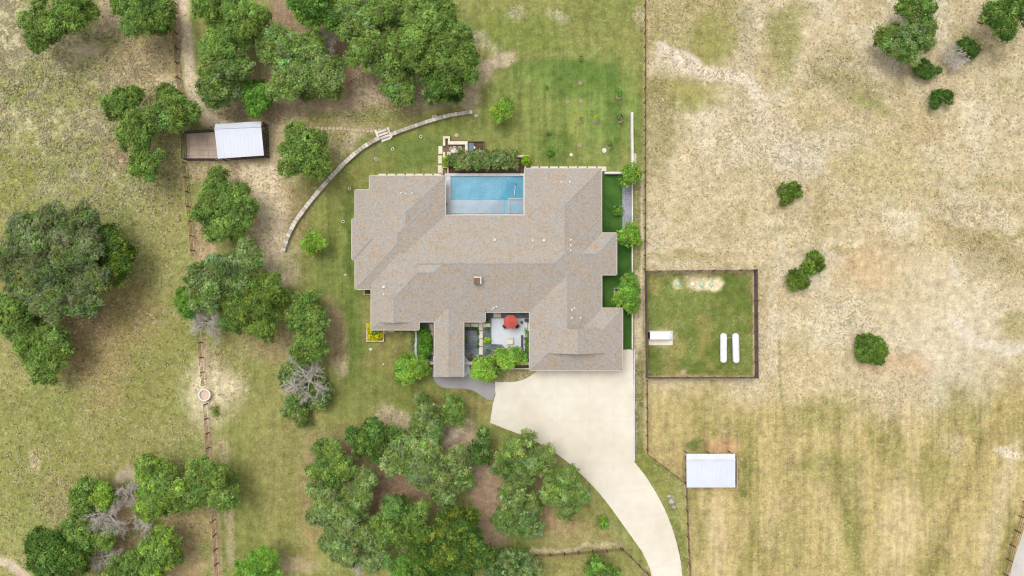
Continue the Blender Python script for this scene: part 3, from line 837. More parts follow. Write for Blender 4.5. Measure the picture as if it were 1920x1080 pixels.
# flagstone path up to the shed
fl = empty('flagstone_path', W(600, 240), 'tan flagstone path from shed to stone steps', 'path')
fp = smooth_line([(503, 237.5), (530, 239), (560, 240), (600, 241), (640, 241), (672, 245), (695, 246), (714, 244)], 8)
for (x, y, a) in walk(fp, 7.2):
    w, h = random.uniform(5.4, 7.0), random.uniform(5.0, 7.0)
    pts = []
    for k in range(7):
        t = 2 * math.pi * k / 7 + random.uniform(-0.2, 0.2)
        pts.append((x + w * 0.58 * math.cos(t), y + random.uniform(-0.8, 0.8) * 0.3 + h * 0.52 * math.sin(t)))
    MB().prism(pxy(pts), -0.06, random.uniform(0.02, 0.06)).build('stone', M['flag'] if random.random() < 0.8 else M['stone'], fl)

# ------------------------------------------------------------------ the house
PITCH = 0.40
EAVE = 3.0
KE = S * (CAM_H - EAVE) / CAM_H          # metres per photo pixel at eave height
house = empty('house', W(930, 500), 'large single storey house with tan hipped shingle roof', 'house')
HO = 0.35                                # the centre-left wing stands a little higher
# (x0, x1, y0, y1 in photo pixels at the eaves, extra height, closed ends: hip 'h', dutch gable 'd<px>', gable 'g', hidden 'n')
blocks = [
    dict(r=(693, 835, 330, 445), dz=0.000, N='h', S='n', E='h', Wt='h'),
    dict(r=(666, 835, 356, 542), dz=0.006, N='h', S='h', E='h', Wt='h'),
    dict(r=(660, 735, 411, 486.5), dz=0.012, N='h', S='h', E='n', Wt='h'),
    dict(r=(697, 1128, 404, 585), dz=0.018, N='h', S='h', E='h', Wt='h'),
    dict(r=(984, 1127.7, 316, 480), dz=0.003, N='h', S='n', E='h', Wt='h'),
    dict(r=(1030, 1156, 437, 515), dz=0.009, N='h', S='h', E='h', Wt='n'),
    dict(r=(993, 1128, 500, 640), dz=0.024, N='n', S='n', E='h', Wt='h'),
    dict(r=(993, 1167, 578, 694), dz=0.032, N=('d', 40), S=('d', 36), E='h', Wt='h'),
    dict(r=(697, 909.5, 419, 603), dz=HO, N='h', S='h', E='h', Wt='h'),
    dict(r=(697, 786, 550, 618), dz=HO + 0.008, N='n', S=('d', 17), E='h', Wt='h'),
    dict(r=(815, 869.5, 560, 705), dz=HO + 0.016, N='n', S='g', E='h', Wt='h'),
]
def hx(px): return (px - 960) * KE
def hy(py): return (540 - py) * KE
def block_h(b, x, y):
    """roof height of a block at world x, y (None outside)"""
    x0, x1, ny_, sy_ = hx(b['r'][0]), hx(b['r'][1]), hy(b['r'][2]), hy(b['r'][3])
    if x < x0 - 1e-6 or x > x1 + 1e-6 or y > ny_ + 1e-6 or y < sy_ - 1e-6: return -1
    d = [1e9]
    if b['Wt'] == 'h': d.append(x - x0)
    if b['E'] == 'h': d.append(x1 - x)
    for side, dist in (('N', ny_ - y), ('S', y - sy_)):
        s = b[side]
        if s == 'h': d.append(dist)
        elif isinstance(s, tuple) and dist < s[1] * KE - 0.25: d.append(dist)
    return EAVE + b['dz'] + PITCH * min(d)
def roof_z(x, y): return max(block_h(b, x, y) for b in blocks)

roof_mb = MB(); gables = []; lines = []
for b in blocks:
    x0, x1, yn, ys = hx(b['r'][0]), hx(b['r'][1]), hy(b['r'][2]), hy(b['r'][3])
    z0 = EAVE + b['dz']
    wx_, wy_ = x1 - x0, yn - ys
    P = lambda x, y, h: (x, y, z0 + PITCH * h)
    faces = []
    if b['E'] == 'h' and b['Wt'] == 'h' and not (b['N'] == 'h' and b['S'] == 'h' and wx_ > wy_):
        m = wx_ / 2; xm = (x0 + x1) / 2
        def end(side):
            s = b[side]; ye = yn if side == 'N' else ys; sg = -1 if side == 'N' else 1
            if s == 'h': return ('h', ye + sg * m)
            if isinstance(s, tuple): return ('d', ye + sg * s[1] * KE, s[1] * KE, sg)
            return ('n', ye)
        eN, eS = end('N'), end('S')
        west, east = [], []
        def side_pts(e, ye):
            # outer -> ridge points for west side; returns list (x offset from eave, y, h)
            if e[0] == 'd': return [(0, ye, 0), (e[2], e[1], e[2]), (e[2] - 0.0, e[1] - e[3] * 0.25, e[2]), (m, e[1] - e[3] * 0.25, m)]
            if e[0] == 'h': return [(0, ye, 0), (m, e[1], m)]
            return [(0, ye, 0), (m, ye, m)]
        pn, ps = side_pts(eN, yn), side_pts(eS, ys)
        ring = pn + ps[::-1]
        roof_mb.add([P(x0 + o, y, h) for o, y, h in ring], [tuple(range(len(ring)))])
        roof_mb.add([P(x1 - o, y, h) for o, y, h in ring], [tuple(range(len(ring) - 1, -1, -1))])
        for e, ye, sd in ((eN, yn, 'N'), (eS, ys, 'S')):
            if e[0] == 'h':
                roof_mb.add([P(x0, ye, 0), P(x1, ye, 0), P(xm, e[1], m)], [(0, 1, 2)])
                lines += [(P(x0, ye, 0), P(xm, e[1], m)), (P(x1, ye, 0), P(xm, e[1], m))]
            elif e[0] == 'd':
                k = e[2]
                roof_mb.add([P(x0, ye, 0), P(x1, ye, 0), P(x1 - k, e[1], k), P(x0 + k, e[1], k)], [(0, 1, 2, 3)])
                lines += [(P(x0, ye, 0), P(x0 + k, e[1], k)), (P(x1, ye, 0), P(x1 - k, e[1], k))]
                gables.append([P(x0 + k, e[1], k), P(x1 - k, e[1], k), P(xm, e[1], m)])
            else:
                if b[sd] == 'g': gables.append([P(x0, ye + 0.3, 0), P(x1, ye + 0.3, 0), P(xm, ye + 0.3, m)])
        ya = pn[-1][1]; yb = ps[-1][1]
        lines.append((P(xm, ya, m), P(xm, yb, m)))
    else:
        m = wy_ / 2; ym = (yn + ys) / 2
        xa = x0 + m if b['Wt'] == 'h' else x0
        xb = x1 - m if b['E'] == 'h' else x1
        roof_mb.add([P(x0, yn, 0), P(x1, yn, 0), P(xb, ym, m), P(xa, ym, m)], [(0, 1, 2, 3)])
        roof_mb.add([P(x0, ys, 0), P(x1, ys, 0), P(xb, ym, m), P(xa, ym, m)], [(0, 1, 2, 3)])
        roof_mb.add([P(x0, yn, 0), P(x0, ys, 0), P(xa, ym, m)], [(0, 1, 2)])
        roof_mb.add([P(x1, yn, 0), P(x1, ys, 0), P(xb, ym, m)], [(0, 1, 2)])
        lines.append((P(xa, ym, m), P(xb, ym, m)))
        for xe, xr, fl_ in ((x0, xa, b['Wt']), (x1, xb, b['E'])):
            if fl_ == 'h': lines += [(P(xe, yn, 0), P(xr, ym, m)), (P(xe, ys, 0), P(xr, ym, m))]
    # soffit under the block
    i = 0.02
    roof_mb.add([(x0 + i, yn - i, z0 - 0.16 + b['dz'] * 0.01), (x1 - i, yn - i, z0 - 0.16), (x1 - i, ys + i, z0 - 0.16), (x0 + i, ys + i, z0 - 0.16)], [(0, 1, 2, 3)], 1)
roof = roof_mb.build('roof', [M['shingle'], M['trim']], house)
for gp_ in gables: MB().add(gp_, [(0, 1, 2)]).build('gable_wall', M['siding'], house)
# ridge and hip caps, only where that line is on top
for a, c in lines:
    a, c = Vector(a), Vector(c)
    n = max(1, int((c - a).length / 0.30))
    d = (c - a).normalized(); side = Vector((-d.y, d.x, 0)).normalized()
    cb = MB()
    for k in range(n):
        p, q = a.lerp(c, k / n), a.lerp(c, (k + 1.12) / n)
        mid = a.lerp(c, (k + 0.5) / n)
        if mid.z < roof_z(mid.x, mid.y) - 0.05: continue
        lift = 0.035 + 0.01 * (k % 2)
        wv = 0.17
        vs = [p - side * wv + Vector((0, 0, lift - 0.06)), p + Vector((0, 0, lift)), p + side * wv + Vector((0, 0, lift - 0.06)),
              q - side * wv + Vector((0, 0, lift - 0.075)), q + Vector((0, 0, lift - 0.015)), q + side * wv + Vector((0, 0, lift - 0.075))]
        cb.add(vs, [(0, 1, 4, 3), (1, 2, 5, 4)])
    if cb.v: cb.build('ridge_cap', M['cap'], roof)

outline = [(693, 330), (835, 330), (835, 404), (984, 404), (984, 316), (1127.7, 316), (1127.7, 437), (1156, 437), (1156, 515), (1128, 515), (1128, 578),
           (1167, 578), (1167, 694), (993, 694), (993, 585), (909.5, 585), (909.5, 603), (869.5, 603), (869.5, 705), (815, 705), (815, 603), (786, 603),
           (786, 618), (697, 618), (697, 542), (666, 542), (666, 486.5), (660, 486.5), (660, 411), (666, 411), (666, 356), (693, 356)]
raised = {(909.5, 585), (909.5, 603), (869.5, 603), (869.5, 705), (815, 705), (815, 603), (786, 603), (786, 618), (697, 618)}
n = len(outline)
for i in range(n):
    a, c = outline[i], outline[(i + 1) % n]
    z = EAVE + (HO if a in raised and (c in raised or c == (697, 542)) else 0)
    p, q = Vector((hx(a[0]), hy(a[1]), z - 0.075)), Vector((hx(c[0]), hy(c[1]), z - 0.075))
    L_ = (q - p).length; ang = math.atan2(q.y - p.y, q.x - p.x)
    nrm = Vector((-math.sin(ang), math.cos(ang), 0)) * 0.055
    MB().box((p + q) / 2 + nrm, (L_ - 0.01, 0.10, 0.16 + 0.002 * (i % 3)), ang).build('gutter', M['gutter'], house)
# walls, set back under the eaves
def inset(pts, d):
    out = []
    m_ = len(pts)
    for i in range(m_):
        p0, p1, p2 = pts[i - 1], pts[i], pts[(i + 1) % m_]
        def nr(a, b): 
            l = math.hypot(b[0] - a[0], b[1] - a[1]); return (-(b[1] - a[1]) / l, (b[0] - a[0]) / l)
        n1, n2 = nr(p0, p1), nr(p1, p2)
        out.append((p1[0] - d * (n1[0] + n2[0]) * -1, p1[1] - d * (n1[1] + n2[1]) * -1))
    return out
wpts = [(hx(x), hy(y)) for x, y in outline]
# outline runs clockwise on the ground, so the inward normal is to the right
wall_pts = inset(wpts, -0.55)
# the porch is open: cut the wall back behind it
MB().prism(wall_pts, -0.3, EAVE - 0.2).build('wall', M['wall'], house)
def opening(x, y, wdt, z0, hgt, along, name, pane_mat, depth=0.06):
    sx, sy = (wdt, depth) if along == 'x' else (depth, wdt)
    f = MB()
    t = 0.09
    if along == 'x':
        for dx in (-wdt / 2, wdt / 2): f.box((x + dx, y, z0 + hgt / 2), (t, depth, hgt))
        for dz in (0, hgt): f.box((x, y, z0 + dz), (wdt - t - 0.004, depth, t))
    else:
        for dx in (-wdt / 2, wdt / 2): f.box((x, y + dx, z0 + hgt / 2), (depth, t, hgt))
        for dz in (0, hgt): f.box((x, y, z0 + dz), (depth, wdt - t - 0.004, t))
    o = f.build(name, M['trim'], house)
    g = MB().box((x, y, z0 + hgt / 2), (wdt - t, 0.03, hgt - t) if along == 'x' else (0.03, wdt - t, hgt - t))
    g.build('pane' if name == 'window' else 'panel', pane_mat, o)
for px_, wd in ((720, 1.6), (760, 2.4), (805, 1.6)): opening(hx(px_), hy(330) - 0.53, wd, 0.9, 1.5, 'x', 'window', M['glass'])
for px_, wd in ((1010, 1.8), (1056, 2.6), (1100, 1.8)): opening(hx(px_), hy(316) - 0.53, wd, 0.8, 1.6, 'x', 'window', M['glass'])
for px_, wd in ((870, 3.0), (910, 3.0), (950, 3.0)): opening(hx(px_), hy(404) - 0.53, wd, 0.1, 2.3, 'x', 'window', M['glass'])
for py_, wd in ((380, 1.6), (450, 1.8), (515, 1.6)): opening(hx(666 if py_ != 450 else 660) + 0.53, hy(py_), wd, 0.9, 1.4, 'y', 'window', M['glass'])
for py_, wd in ((350, 1.6), (400, 1.6), (545, 1.6)): opening(hx(1128) - 0.53, hy(py_), wd, 0.9, 1.4, 'y', 'window', M['glass'])
for px_, wd in ((740, 2.2),): opening(hx(px_), hy(618) + 0.53, wd, 0.8, 1.5, 'x', 'window', M['glass'])
for px_, wd in ((935, 1.8), (965, 1.8)): opening(hx(px_), hy(585) + 0.53, wd, 0.2, 2.1, 'x', 'window', M['glass'])
for px_, wd in ((1035, 4.6), (1115, 4.6)): opening(hx(px_), hy(694) + 0.53, wd, 0.05, 2.3, 'x', 'garage_door', M['trim'])
opening(hx(842), hy(705) + 0.53, 1.4, 0.05, 2.3, 'x', 'front_door', M['door'])
# chimney and roof vents
def on_roof(px, py):
    z = EAVE
    for _ in range(4):
        p = W(px, py, z); z = roof_z(p.x, p.y)
    return W(px, py, z), z
cp, cz = on_roof(896, 526)
ch = MB().box((cp.x, cp.y, cz + 0.15), (1.15, 1.15, 1.3)).build('chimney', M['siding'], roof)
cr = MB()
for dx, dy, sx, sy in ((0, 0.50, 1.15, 0.14), (0.50, -0.07, 0.14, 0.99)):
    cr.box((cp.x + dx, cp.y + dy, cz + 0.86), (sx, sy, 0.10))
cr.build('chimney_rim', M['lid_white'], roof)
MB().box((cp.x - 0.07, cp.y - 0.07, cz + 0.835), (0.98, 0.98, 0.03)).build('chimney_cap', M['brownpave'], roof)
vent_pts = [(1052.7, 341.5, 1), (1069, 341.5, 1), (1070.5, 330.7, 0), (1070, 450, 1), (1070, 460, 1), (1070, 469.5, 1), (927.8, 450, 1.3), (999, 451, 1), (1020, 451, 1.3),
            (752, 362, 0.8), (761.5, 363, 0.8), (772.7, 362.7, 1), (720, 538, 1.2), (720, 552, 1.1), (1072, 581, 1), (1077, 578, 0.7), (1072, 596, 1.1), (1088, 596, 1),
            (926, 577, 0.8), (931, 575, 0.8), (923, 580, 0.6)]
for (x, y, k) in vent_pts:
    p, z = on_roof(x, y)
    r = 0.08 + 0.05 * k
    if k >= 1.2:
        MB().box((p.x, p.y, z + 0.06), (0.34, 0.34, 0.26)).lathe((p.x, p.y, z + 0.19), [(0.05, 0), (0.2, 0.02), (0.14, 0.07)], 8).build('roof_vent', M['lid_white'], roof)
    else:
        MB().lathe((p.x, p.y, z - 0.1), [(r * 1.3, 0), (r * 1.2, 0.13), (r * 0.6, 0.16), (r * 0.6, 0.42), (r * 0.5, 0.43)], 8).build('roof_vent', M['lid_white'], roof)
# porch posts
for px_ in (818, 866):
    MB().box((hx(px_), hy(702), 1.5), (0.35, 0.35, 3.2)).build('porch_post', M['wall'], house)
sheet('porch_step', [(812, 668), (872, 668), (878, 676), (882, 697), (872, 706), (812, 706)], 0.10, M['patio'], 'pale concrete landing under the porch gable', 'step', kind='structure', th=0.12)

# ------------------------------------------------------------------ pool
pool = empty('swimming_pool', W(913, 365), 'rectangular blue swimming pool with spa and pale sun shelf', 'swimming pool')
X0, X1, Y0, Y1 = 845, 980.5, 330, 400.5
YS, XS = 375.5, 945
zb = -0.02
def pool_floor(name, x0, y0, x1, y1, z, m):
    a, b = W(x0, y0), W(x1, y1)
    return MB().add([(a.x, b.y, z), (b.x, b.y, z), (b.x, a.y, z), (a.x, a.y, z)], [(0, 1, 2, 3)]).build(name, m, pool)
# the basin stands in the ground sheet: its floor is lifted to sit above the sheet, the coping is raised around it
POOLZ = 0.30
a, b = W(X0, Y0), W(X1, Y1)
pool_floor('basin_floor', X0, Y0, X1, YS + 1, 0.02, M['plaster_deep'])
MB().prism(rect(X0, YS, XS, Y1), 0.0, 0.26).build('sun_shelf', M['plaster_shelf'], pool)
MB().prism(rect(XS, YS, 952, Y1), 0.0, 0.14).build('step', M['plaster_spa'], pool)
spa = MB()
spa.prism(rect(952, 371.5, 980.4, 374.8), 0.0, 0.40).prism(rect(952, 374.9, 955.8, Y1 - 0.1), 0.0, 0.40)
spa.build('spa_wall', M['spa_tile'], pool)
MB().prism(rect(955.9, 374.9, 980.4, Y1 - 0.1), 0.0, 0.22).build('spa_bench', M['plaster_shelf'], pool)
bench = MB()
bench.prism(rect(961, 381.3, 975.5, 382.8), 0.221, 0.25).prism(rect(961, 382.9, 962.5, 395), 0.221, 0.25).prism(rect(974, 382.9, 975.5, 395), 0.221, 0.25)
bench.build('spa_seat', M['spa_tile'], pool)
MB().prism(rect(962.6, 382.9, 973.9, 396), 0.221, 0.228).build('spa_floor', M['plaster_spa'], pool)
wr = rect(X0, Y0, X1, Y1)
MB().add([(wr[0][0], wr[2][1], POOLZ), (wr[1][0], wr[2][1], POOLZ), (wr[1][0], wr[0][1], POOLZ), (wr[0][0], wr[0][1], POOLZ)], [(0, 1, 2, 3)]).build('water', M['water'], pool)
def coping_run(x0, y0, x1, y1, nseg, horiz):
    for k in range(nseg):
        if horiz: r = (x0 + (x1 - x0) * k / nseg + 0.08, y0, x0 + (x1 - x0) * (k + 1) / nseg - 0.08, y1)
        else: r = (x0, y0 + (y1 - y0) * k / nseg + 0.08, x1, y0 + (y1 - y0) * (k + 1) / nseg - 0.08)
        pbox('coping_stone', *r, -0.1, 0.40 + random.uniform(-0.003, 0.003), M['coping'], pool)
coping_run(834, 330.2, 844.9, 405.5, 8, False)
coping_run(834, 325, 985, 329.9, 14, True)
coping_run(980.7, 330.2, 985, 405.5, 8, False)
coping_run(845.1, 400.7, 980.5, 405.5, 14, True)
MB().lathe(W(966, 346, 0.0), [(0.22, 0.02), (0.25, 0.06), (0.2, 0.14), (0.08, 0.18)], 10).build('drain_robot', M['basin'], pool)
vac = MB().tube([W(965.5, 347, 0.2), W(966, 352, 0.24), W(965.2, 358, 0.24), W(965, 366, 0.26)], 0.06, 6)
vac.build('vacuum_hose', M['tank_white'], pool)
for q in ((912.5, 349), (912.8, 361)):
    MB().lathe(W(*q, 0.021), [(0.12, 0), (0.12, 0.02), (0.06, 0.03)], 8).build('floor_drain', M['basin'], pool)
tag(MB().prism(pxy(smooth_line([(853, 398.2), (859, 396.8), (866, 397.4), (866.5, 399), (858, 400), (853, 399.6)], 3, True), 0.33), 0.30 + 0.003, 0.36).build('pool_float', M['lid_green']),
    'pale mint float lying at the edge of the sun shelf', 'float')
MB().lathe(W(836.5, 383, 0.4), [(0.18, 0), (0.2, 0.3), (0.16, 0.34)], 10).build('pot', M['pot'])
tag(bpy.data.objects['pot'], 'small dark pot on the coping left of the pool', 'pot')

# ------------------------------------------------------------------ walls, steps, planters
def wall_of_boxes(name, label, boxes, z, mat_, cat='wall', z0=-0.1):
    c = boxes[0]
    e = empty(name, W((c[0] + c[2]) / 2, (c[1] + c[3]) / 2), label, cat)
    for i, bx in enumerate(boxes):
        pbox('wall_section', *bx, z0, z + 0.003 * i, M[mat_], e)
    return e
wall_of_boxes('lounge_wall', 'cream L shaped seat wall around the back and right of the lounge', [(830.4, 255.4, 843.5, 259.5), (830.4, 259.6, 834.8, 273), (840, 259.6, 843.5, 270.8), (843.6, 264.6, 876.7, 270.8), (872, 270.9, 876.7, 288)], 0.55, 'slab')
wall_of_boxes('lounge_wall', 'short cream corner wall at the front left of the lounge', [(830.4, 285, 834.8, 297.5), (834.9, 293.3, 852, 297.5)], 0.50, 'slab')
wall_of_boxes('fire_pit_bed', 'brown walled slate bed right of the lounge', [(876.8, 264, 908, 265.8), (906.4, 265.9, 908, 292)], 0.35, 'brownpave', 'planter')
tag(pbox('slate_slab', 877.5, 268, 888, 287, -0.02, 0.12, M['basin']), 'blue grey slate slab right of the lounge wall', 'slab')
tag(MB().prism(pxy([(888.3, 273.5), (892.3, 276.5), (888.3, 279.5)], 0.3), 0.0, 0.3).build('marker_stone', M['tank_white']), 'small white triangular stone beside the slate slab', 'stone')
sheet('slate_bed_floor', [(888, 266), (906.3, 266), (906.3, 292), (888, 292)], 0.02, M['mulch'], 'brown soil of the slate bed', 'planting bed')
wall_of_boxes('pool_planter_wall', 'cream planter wall behind the bright bush right of the pool', [(966, 291, 991, 294.6), (983.2, 305, 986.8, 324.5)], 0.45, 'slab')
wall_of_boxes('pool_planter_wall', 'pink beige planter edge at the left end of the pool bed', [(829.2, 312.5, 838, 314.6), (829, 314.7, 831, 328), (838.2, 309.5, 841, 324.8)], 0.40, 'pinkstone')
wall_of_boxes('yellow_planter', 'pink beige stone planter full of yellow flowers', [(686.6, 607, 689, 638.5), (686.6, 638.6, 720, 641), (717.4, 620, 720, 638.5)], 0.40, 'pinkstone', 'planter')
sheet('yellow_planter_soil', [(689, 608), (717.4, 620), (717.4, 638.5), (689, 638.5)], 0.30, M['mulch'], 'soil inside the yellow flower planter', 'planting bed', th=0.3)
wall_of_boxes('corner_planter', 'small stone planter under the eave on the left side', [(681.6, 541, 684.2, 551), (681.6, 551.1, 698, 553.2)], 0.45, 'pinkstone', 'planter')
wall_of_boxes('bed_edging', 'short stone edging under the front left eave', [(721, 621.2, 722.4, 626), (722.5, 621.2, 739, 622.6)], 0.2, 'whitewall', 'edging')
# white wall on the right
for nm, lab, runs, ztop in (
        ('white_wall', 'long white wall running up the lawn towards the pasture', [(1183.4, 210, 1187.6, 226), (1183.4, 226.1, 1187.6, 243), (1183.6, 243.1, 1187.8, 260), (1183.8, 260.1, 1188, 277), (1184, 277.1, 1188.2, 294), (1184.2, 294.1, 1188.4, 311)], 0.8),
        ('white_wall', 'thin white wall between green turf and pasture fence', [(1184.8, 311.2 + i * 34.4, 1187.0, 345.3 + i * 34.4) for i in range(10)], 0.75),
        ('white_wall', 'short white cross wall at the top of the turf', [(1134, 322, 1152, 325.5), (1152.1, 322, 1170, 325.5)], 0.9)):
    wall_of_boxes(nm, lab, runs, ztop, 'whitewall')
wall_of_boxes('turf_planter', 'square grey planter in the turf by the gravel bed', [(1151, 386, 1167, 387.5), (1151, 387.6, 1152.5, 402.4), (1165.5, 387.6, 1167, 402.4), (1151, 402.5, 1167, 404)], 0.4, 'concrete_walk', 'planter')
wall_of_boxes('turf_planter', 'grey planter under the lower pair of turf trees', [(1151.5, 539.5, 1167, 541), (1151.5, 541.1, 1153, 572), (1165.5, 541.1, 1167, 572)], 0.4, 'concrete_walk', 'planter')
wall_of_boxes('courtyard_wall', 'pale low wall left of the porch', [(789, 678.5, 816, 683.5)], 0.9, 'whitewall')
wall_of_boxes('courtyard_wall', 'pale low wall right of the porch', [(869, 678.5, 890, 683.5)], 0.9, 'whitewall')
wall_of_boxes('courtyard_wall', 'pale wall at the right end of the courtyard', [(975, 679, 994, 684), (990.5, 605, 993, 620)], 0.9, 'whitewall')
wall_of_boxes('bed_wall', 'low cream wall in front of the courtyard trees', [(935, 690.6, 965, 692.6), (965.1, 690.6, 994, 692.6)], 0.3, 'slab')
cw = empty('curved_kerb', W(779, 650), 'pale wavy edging left of the clipped hedge', 'edging')
for (x, y, a) in walk(smooth_line([(779.5, 619), (780.8, 630), (780, 640), (779.5, 652), (780, 664), (782, 672), (785, 680)], 5), 5.6):
    p = W(x, y)
    MB().box((p.x, p.y, 0.1), (0.46, 0.34, 0.3), a).build('edging_stone', M['coping'], cw)
# curved stone retaining wall
def stone_wall(label, pts, w, h):
    e = empty('retaining_wall', W(*pts[len(pts) // 2]), label, 'wall')
    line = smooth_line(pts, 8)
    body = MB()
    stones = walk(line, 7.0)
    for i, (x, y, a) in enumerate(stones):
        p = W(x, y)
        body.box((p.x, p.y, h / 2 - 0.1), (0.66, w - 0.08, h), a)
        L_ = random.uniform(0.50, 0.58)
        me_ = MB().box((p.x, p.y, h + 0.03 + random.uniform(-0.015, 0.015)), (L_, w + random.uniform(-0.05, 0.05), 0.14), a + random.uniform(-0.03, 0.03))
        me_.build('cap_stone', M['stone_pale'] if random.random() < 0.7 else M['stone'], e)
    body.build('wall_core', M['stone'], e)
M['stone_pale'] = mat('pale_limestone', alb((236, 226, 210)), 0.9, 0.12, 2.5, alb((212, 202, 188)), 1.2, 0.4)
stone_wall('long curved stone retaining wall below the steps', [(534, 468), (541, 446), (553, 421), (570, 396), (592, 368), (618, 338), (645, 309), (672, 285), (697, 268), (712, 260)], 0.62, 0.55)
stone_wall('shorter curved stone retaining wall right of the steps', [(735, 253), (765, 242), (800, 230), (840, 218.5), (866, 214), (889, 211)], 0.56, 0.50)
st = empty('stone_steps', W(720, 256), 'flight of pale stone steps through the curved wall', 'steps')
ang = math.radians(20)
for k in range(4):
    c = W(717 + 2.4 * k, 247.5 + 4.7 * k)
    MB().box((c.x, c.y, 0.30 - 0.09 * k), (1.55, 0.36, 0.62 - 0.16 * k), ang).build('tread', M['stone_pale'], st)
for k, (x, y) in enumerate(((708.5, 254.5), (731.5, 250))):
    c = W(x, y)
    MB().box((c.x, c.y, 0.25), (0.35, 1.7, 0.7), ang).build('cheek_wall', M['stone_pale'], st)
vb = empty('valve_box', W(815, 222), 'small square stone pit beside the curved wall', 'valve box')
for dx, dy, sx, sy in ((0, 0.32, 0.8, 0.14), (0, -0.32, 0.8, 0.14), (0.33, 0, 0.14, 0.5), (-0.33, 0, 0.14, 0.5)):
    c = W(815.3, 222); MB().box((c.x + dx, c.y + dy, 0.14), (sx, sy, 0.32), 0.0).build('side', M['stone_pale'], vb)
c = W(815.3, 222); MB().box((c.x, c.y, 0.03), (0.5, 0.5, 0.04)).build('lid', M['mulch'], vb)

# in-ground lamps and tree rings on the lawn
def ring_disc(cx, cy, r, z, mat_, name, parent=None, squash=1.0, th=0.08):
    pts = []
    for k in range(14):
        t = 2 * math.pi * k / 14
        rr = r * random.uniform(0.9, 1.08)
        pts.append((cx + rr * math.cos(t), cy + rr * squash * math.sin(t)))
    return MB().prism(pxy(pts), z - th, z).build(name, M[mat_], parent)
for (x, y, lab) in ((789, 256, 'small lawn lamp nearest the lounge'), (736, 279.5, 'small lawn lamp below the stone steps'), (705, 298, 'small lawn lamp beside the middle of the curved wall'),
                    (655, 354, 'small lawn lamp by the upper left house corner'), (643, 415.5, 'small lawn lamp beside the left wing')):
    e = empty('lawn_lamp', W(x, y), lab + ' in a pale stone ring', 'lamp', 'lamps sunk into the lawn')
    ring_disc(x, y, 3.0, 0.03, 'stone_pale', 'stone_ring', e)
    MB().lathe(W(x, y, 0.03), [(0.14, 0), (0.14, 0.05), (0.1, 0.07)], 10).build('lamp_head', M['black'], e)
for (x, y, r, lab) in ((1088, 155, 4.2, 'upper pale bare tree ring on the back lawn'), (1064, 191, 4.0, 'pale bare tree ring left of its pinkish neighbour'), (1089, 189, 4.2, 'pinkish bare tree ring in the middle of the back lawn'),
                       (1087, 272, 4.6, 'pinkish bare tree ring nearest the roof'), (1071, 290, 3.2, 'cream stone disc just above the roof edge'), (1133, 282, 4.4, 'cream stone disc below the dark sapling')):
    o = ring_disc(x, y, r, 0.02, 'mulch_ring' if 'ring' in lab else 'stone_pale', 'tree_ring' if 'ring' in lab else 'stone_disc')
    tag(o, lab, 'tree ring' if 'ring' in lab else 'stone')

# ------------------------------------------------------------------ fences
def shared(name, mb, mat_):
    me = mb.mesh(name); me.materials.append(mat_); return me
post_me = shared('post', MB().lathe((0, 0, 0), [(0.085, -0.2), (0.085, 1.32), (0.05, 1.34)], 6), M['rust_dark'])
def pipe_fence(label, pts, step, rails=(0.45, 0.85, 1.25), post=post_me, r=0.04, m='rust', top=1.3):
    e = empty('pipe_fence', W(*pts[0]), label, 'fence', 'rusty pipe fences')
    posts = walk(pts, step)
    for (x, y, a) in posts:
        link('post', post, None, e, W(x, y))
    for h in rails:
        MB().tube([W(x, y) + Vector((0, 0, h)) for x, y in pts], r, 5).build('rail', M[m], e)
    return e
pipe_fence('rusty pipe fence running down past the kennel to the thicket', [(330, -20), (332.5, 60), (335, 130), (341, 175), (345, 240)], 28)
pipe_fence('rusty pipe fence from the kennel down to the big oak', [(349, 306), (353, 345), (356, 385), (361, 425), (365, 480)], 27.5)
pipe_fence('rusty pipe fence passing the round trough', [(371, 560), (379, 655), (385, 722)], 27.5)
pipe_fence('rusty pipe fence from the trough to the bottom edge', [(388, 757), (393, 840), (400, 930), (405, 1000), (411, 1095)], 27.2)
pipe_fence('rusty pipe fence at the top between lawn and pasture', [(1208.5, -15), (1208.5, 250), (1208, 505)], 26)
pipe_fence('rusty pipe fence from the dark pen to the white shed', [(1211.5, 712), (1212.5, 850), (1284.5, 905)], 26)
pipe_fence('rusty pipe fence from the white shed down the pasture', [(1285, 906), (1288, 990), (1293, 1095)], 25)
pipe_fence('rusty pipe stub beside the left end of the white shed', [(1284.6, 856), (1285, 904)], 24)
pipe_fence('rusty pipe fence cutting the corner beside the driveway', [(1167, 1027.5), (1190, 1050), (1217, 1077)], 22)
pipe_fence('rusty pipe fence along the bottom edge of the garden', [(1005, 1039), (1060, 1036), (1166, 1027)], 26.5)
pipe_fence('rusty pipe fence along the pale road', [(1918, 940), (1906, 985), (1893, 1022), (1878, 1095)], 28)

def pen_fence(label, a, b, h):
    e = empty('pen_fence', W(*a), label, 'fence', 'dark fences of the square pen')
    L_ = math.hypot(b[0] - a[0], b[1] - a[1]); nb = max(1, round(L_ / 27))
    pa, pb = W(*a), W(*b)
    ang_ = math.atan2(pb.y - pa.y, pb.x - pa.x)
    for k in range(nb + 1):
        p = pa.lerp(pb, k / nb)
        MB().box((p.x, p.y, h / 2 - 0.1), (0.14, 0.14, h + 0.25), ang_).build('post', M['fence_dark'], e)
    for k in range(nb):
        p, q = pa.lerp(pb, k / nb), pa.lerp(pb, (k + 1) / nb)
        mid = (p + q) / 2; l = (q - p).length - 0.15
        for j in range(8):
            MB().box((mid.x, mid.y, 0.16 + j * (h - 0.2) / 7), (l, 0.04, 0.13), ang_).build('rail', M['fence_dark'], e)
pen_fence('dark board fence on the top side of the square pen', (1209.5, 508.5), (1413, 506), 1.75)
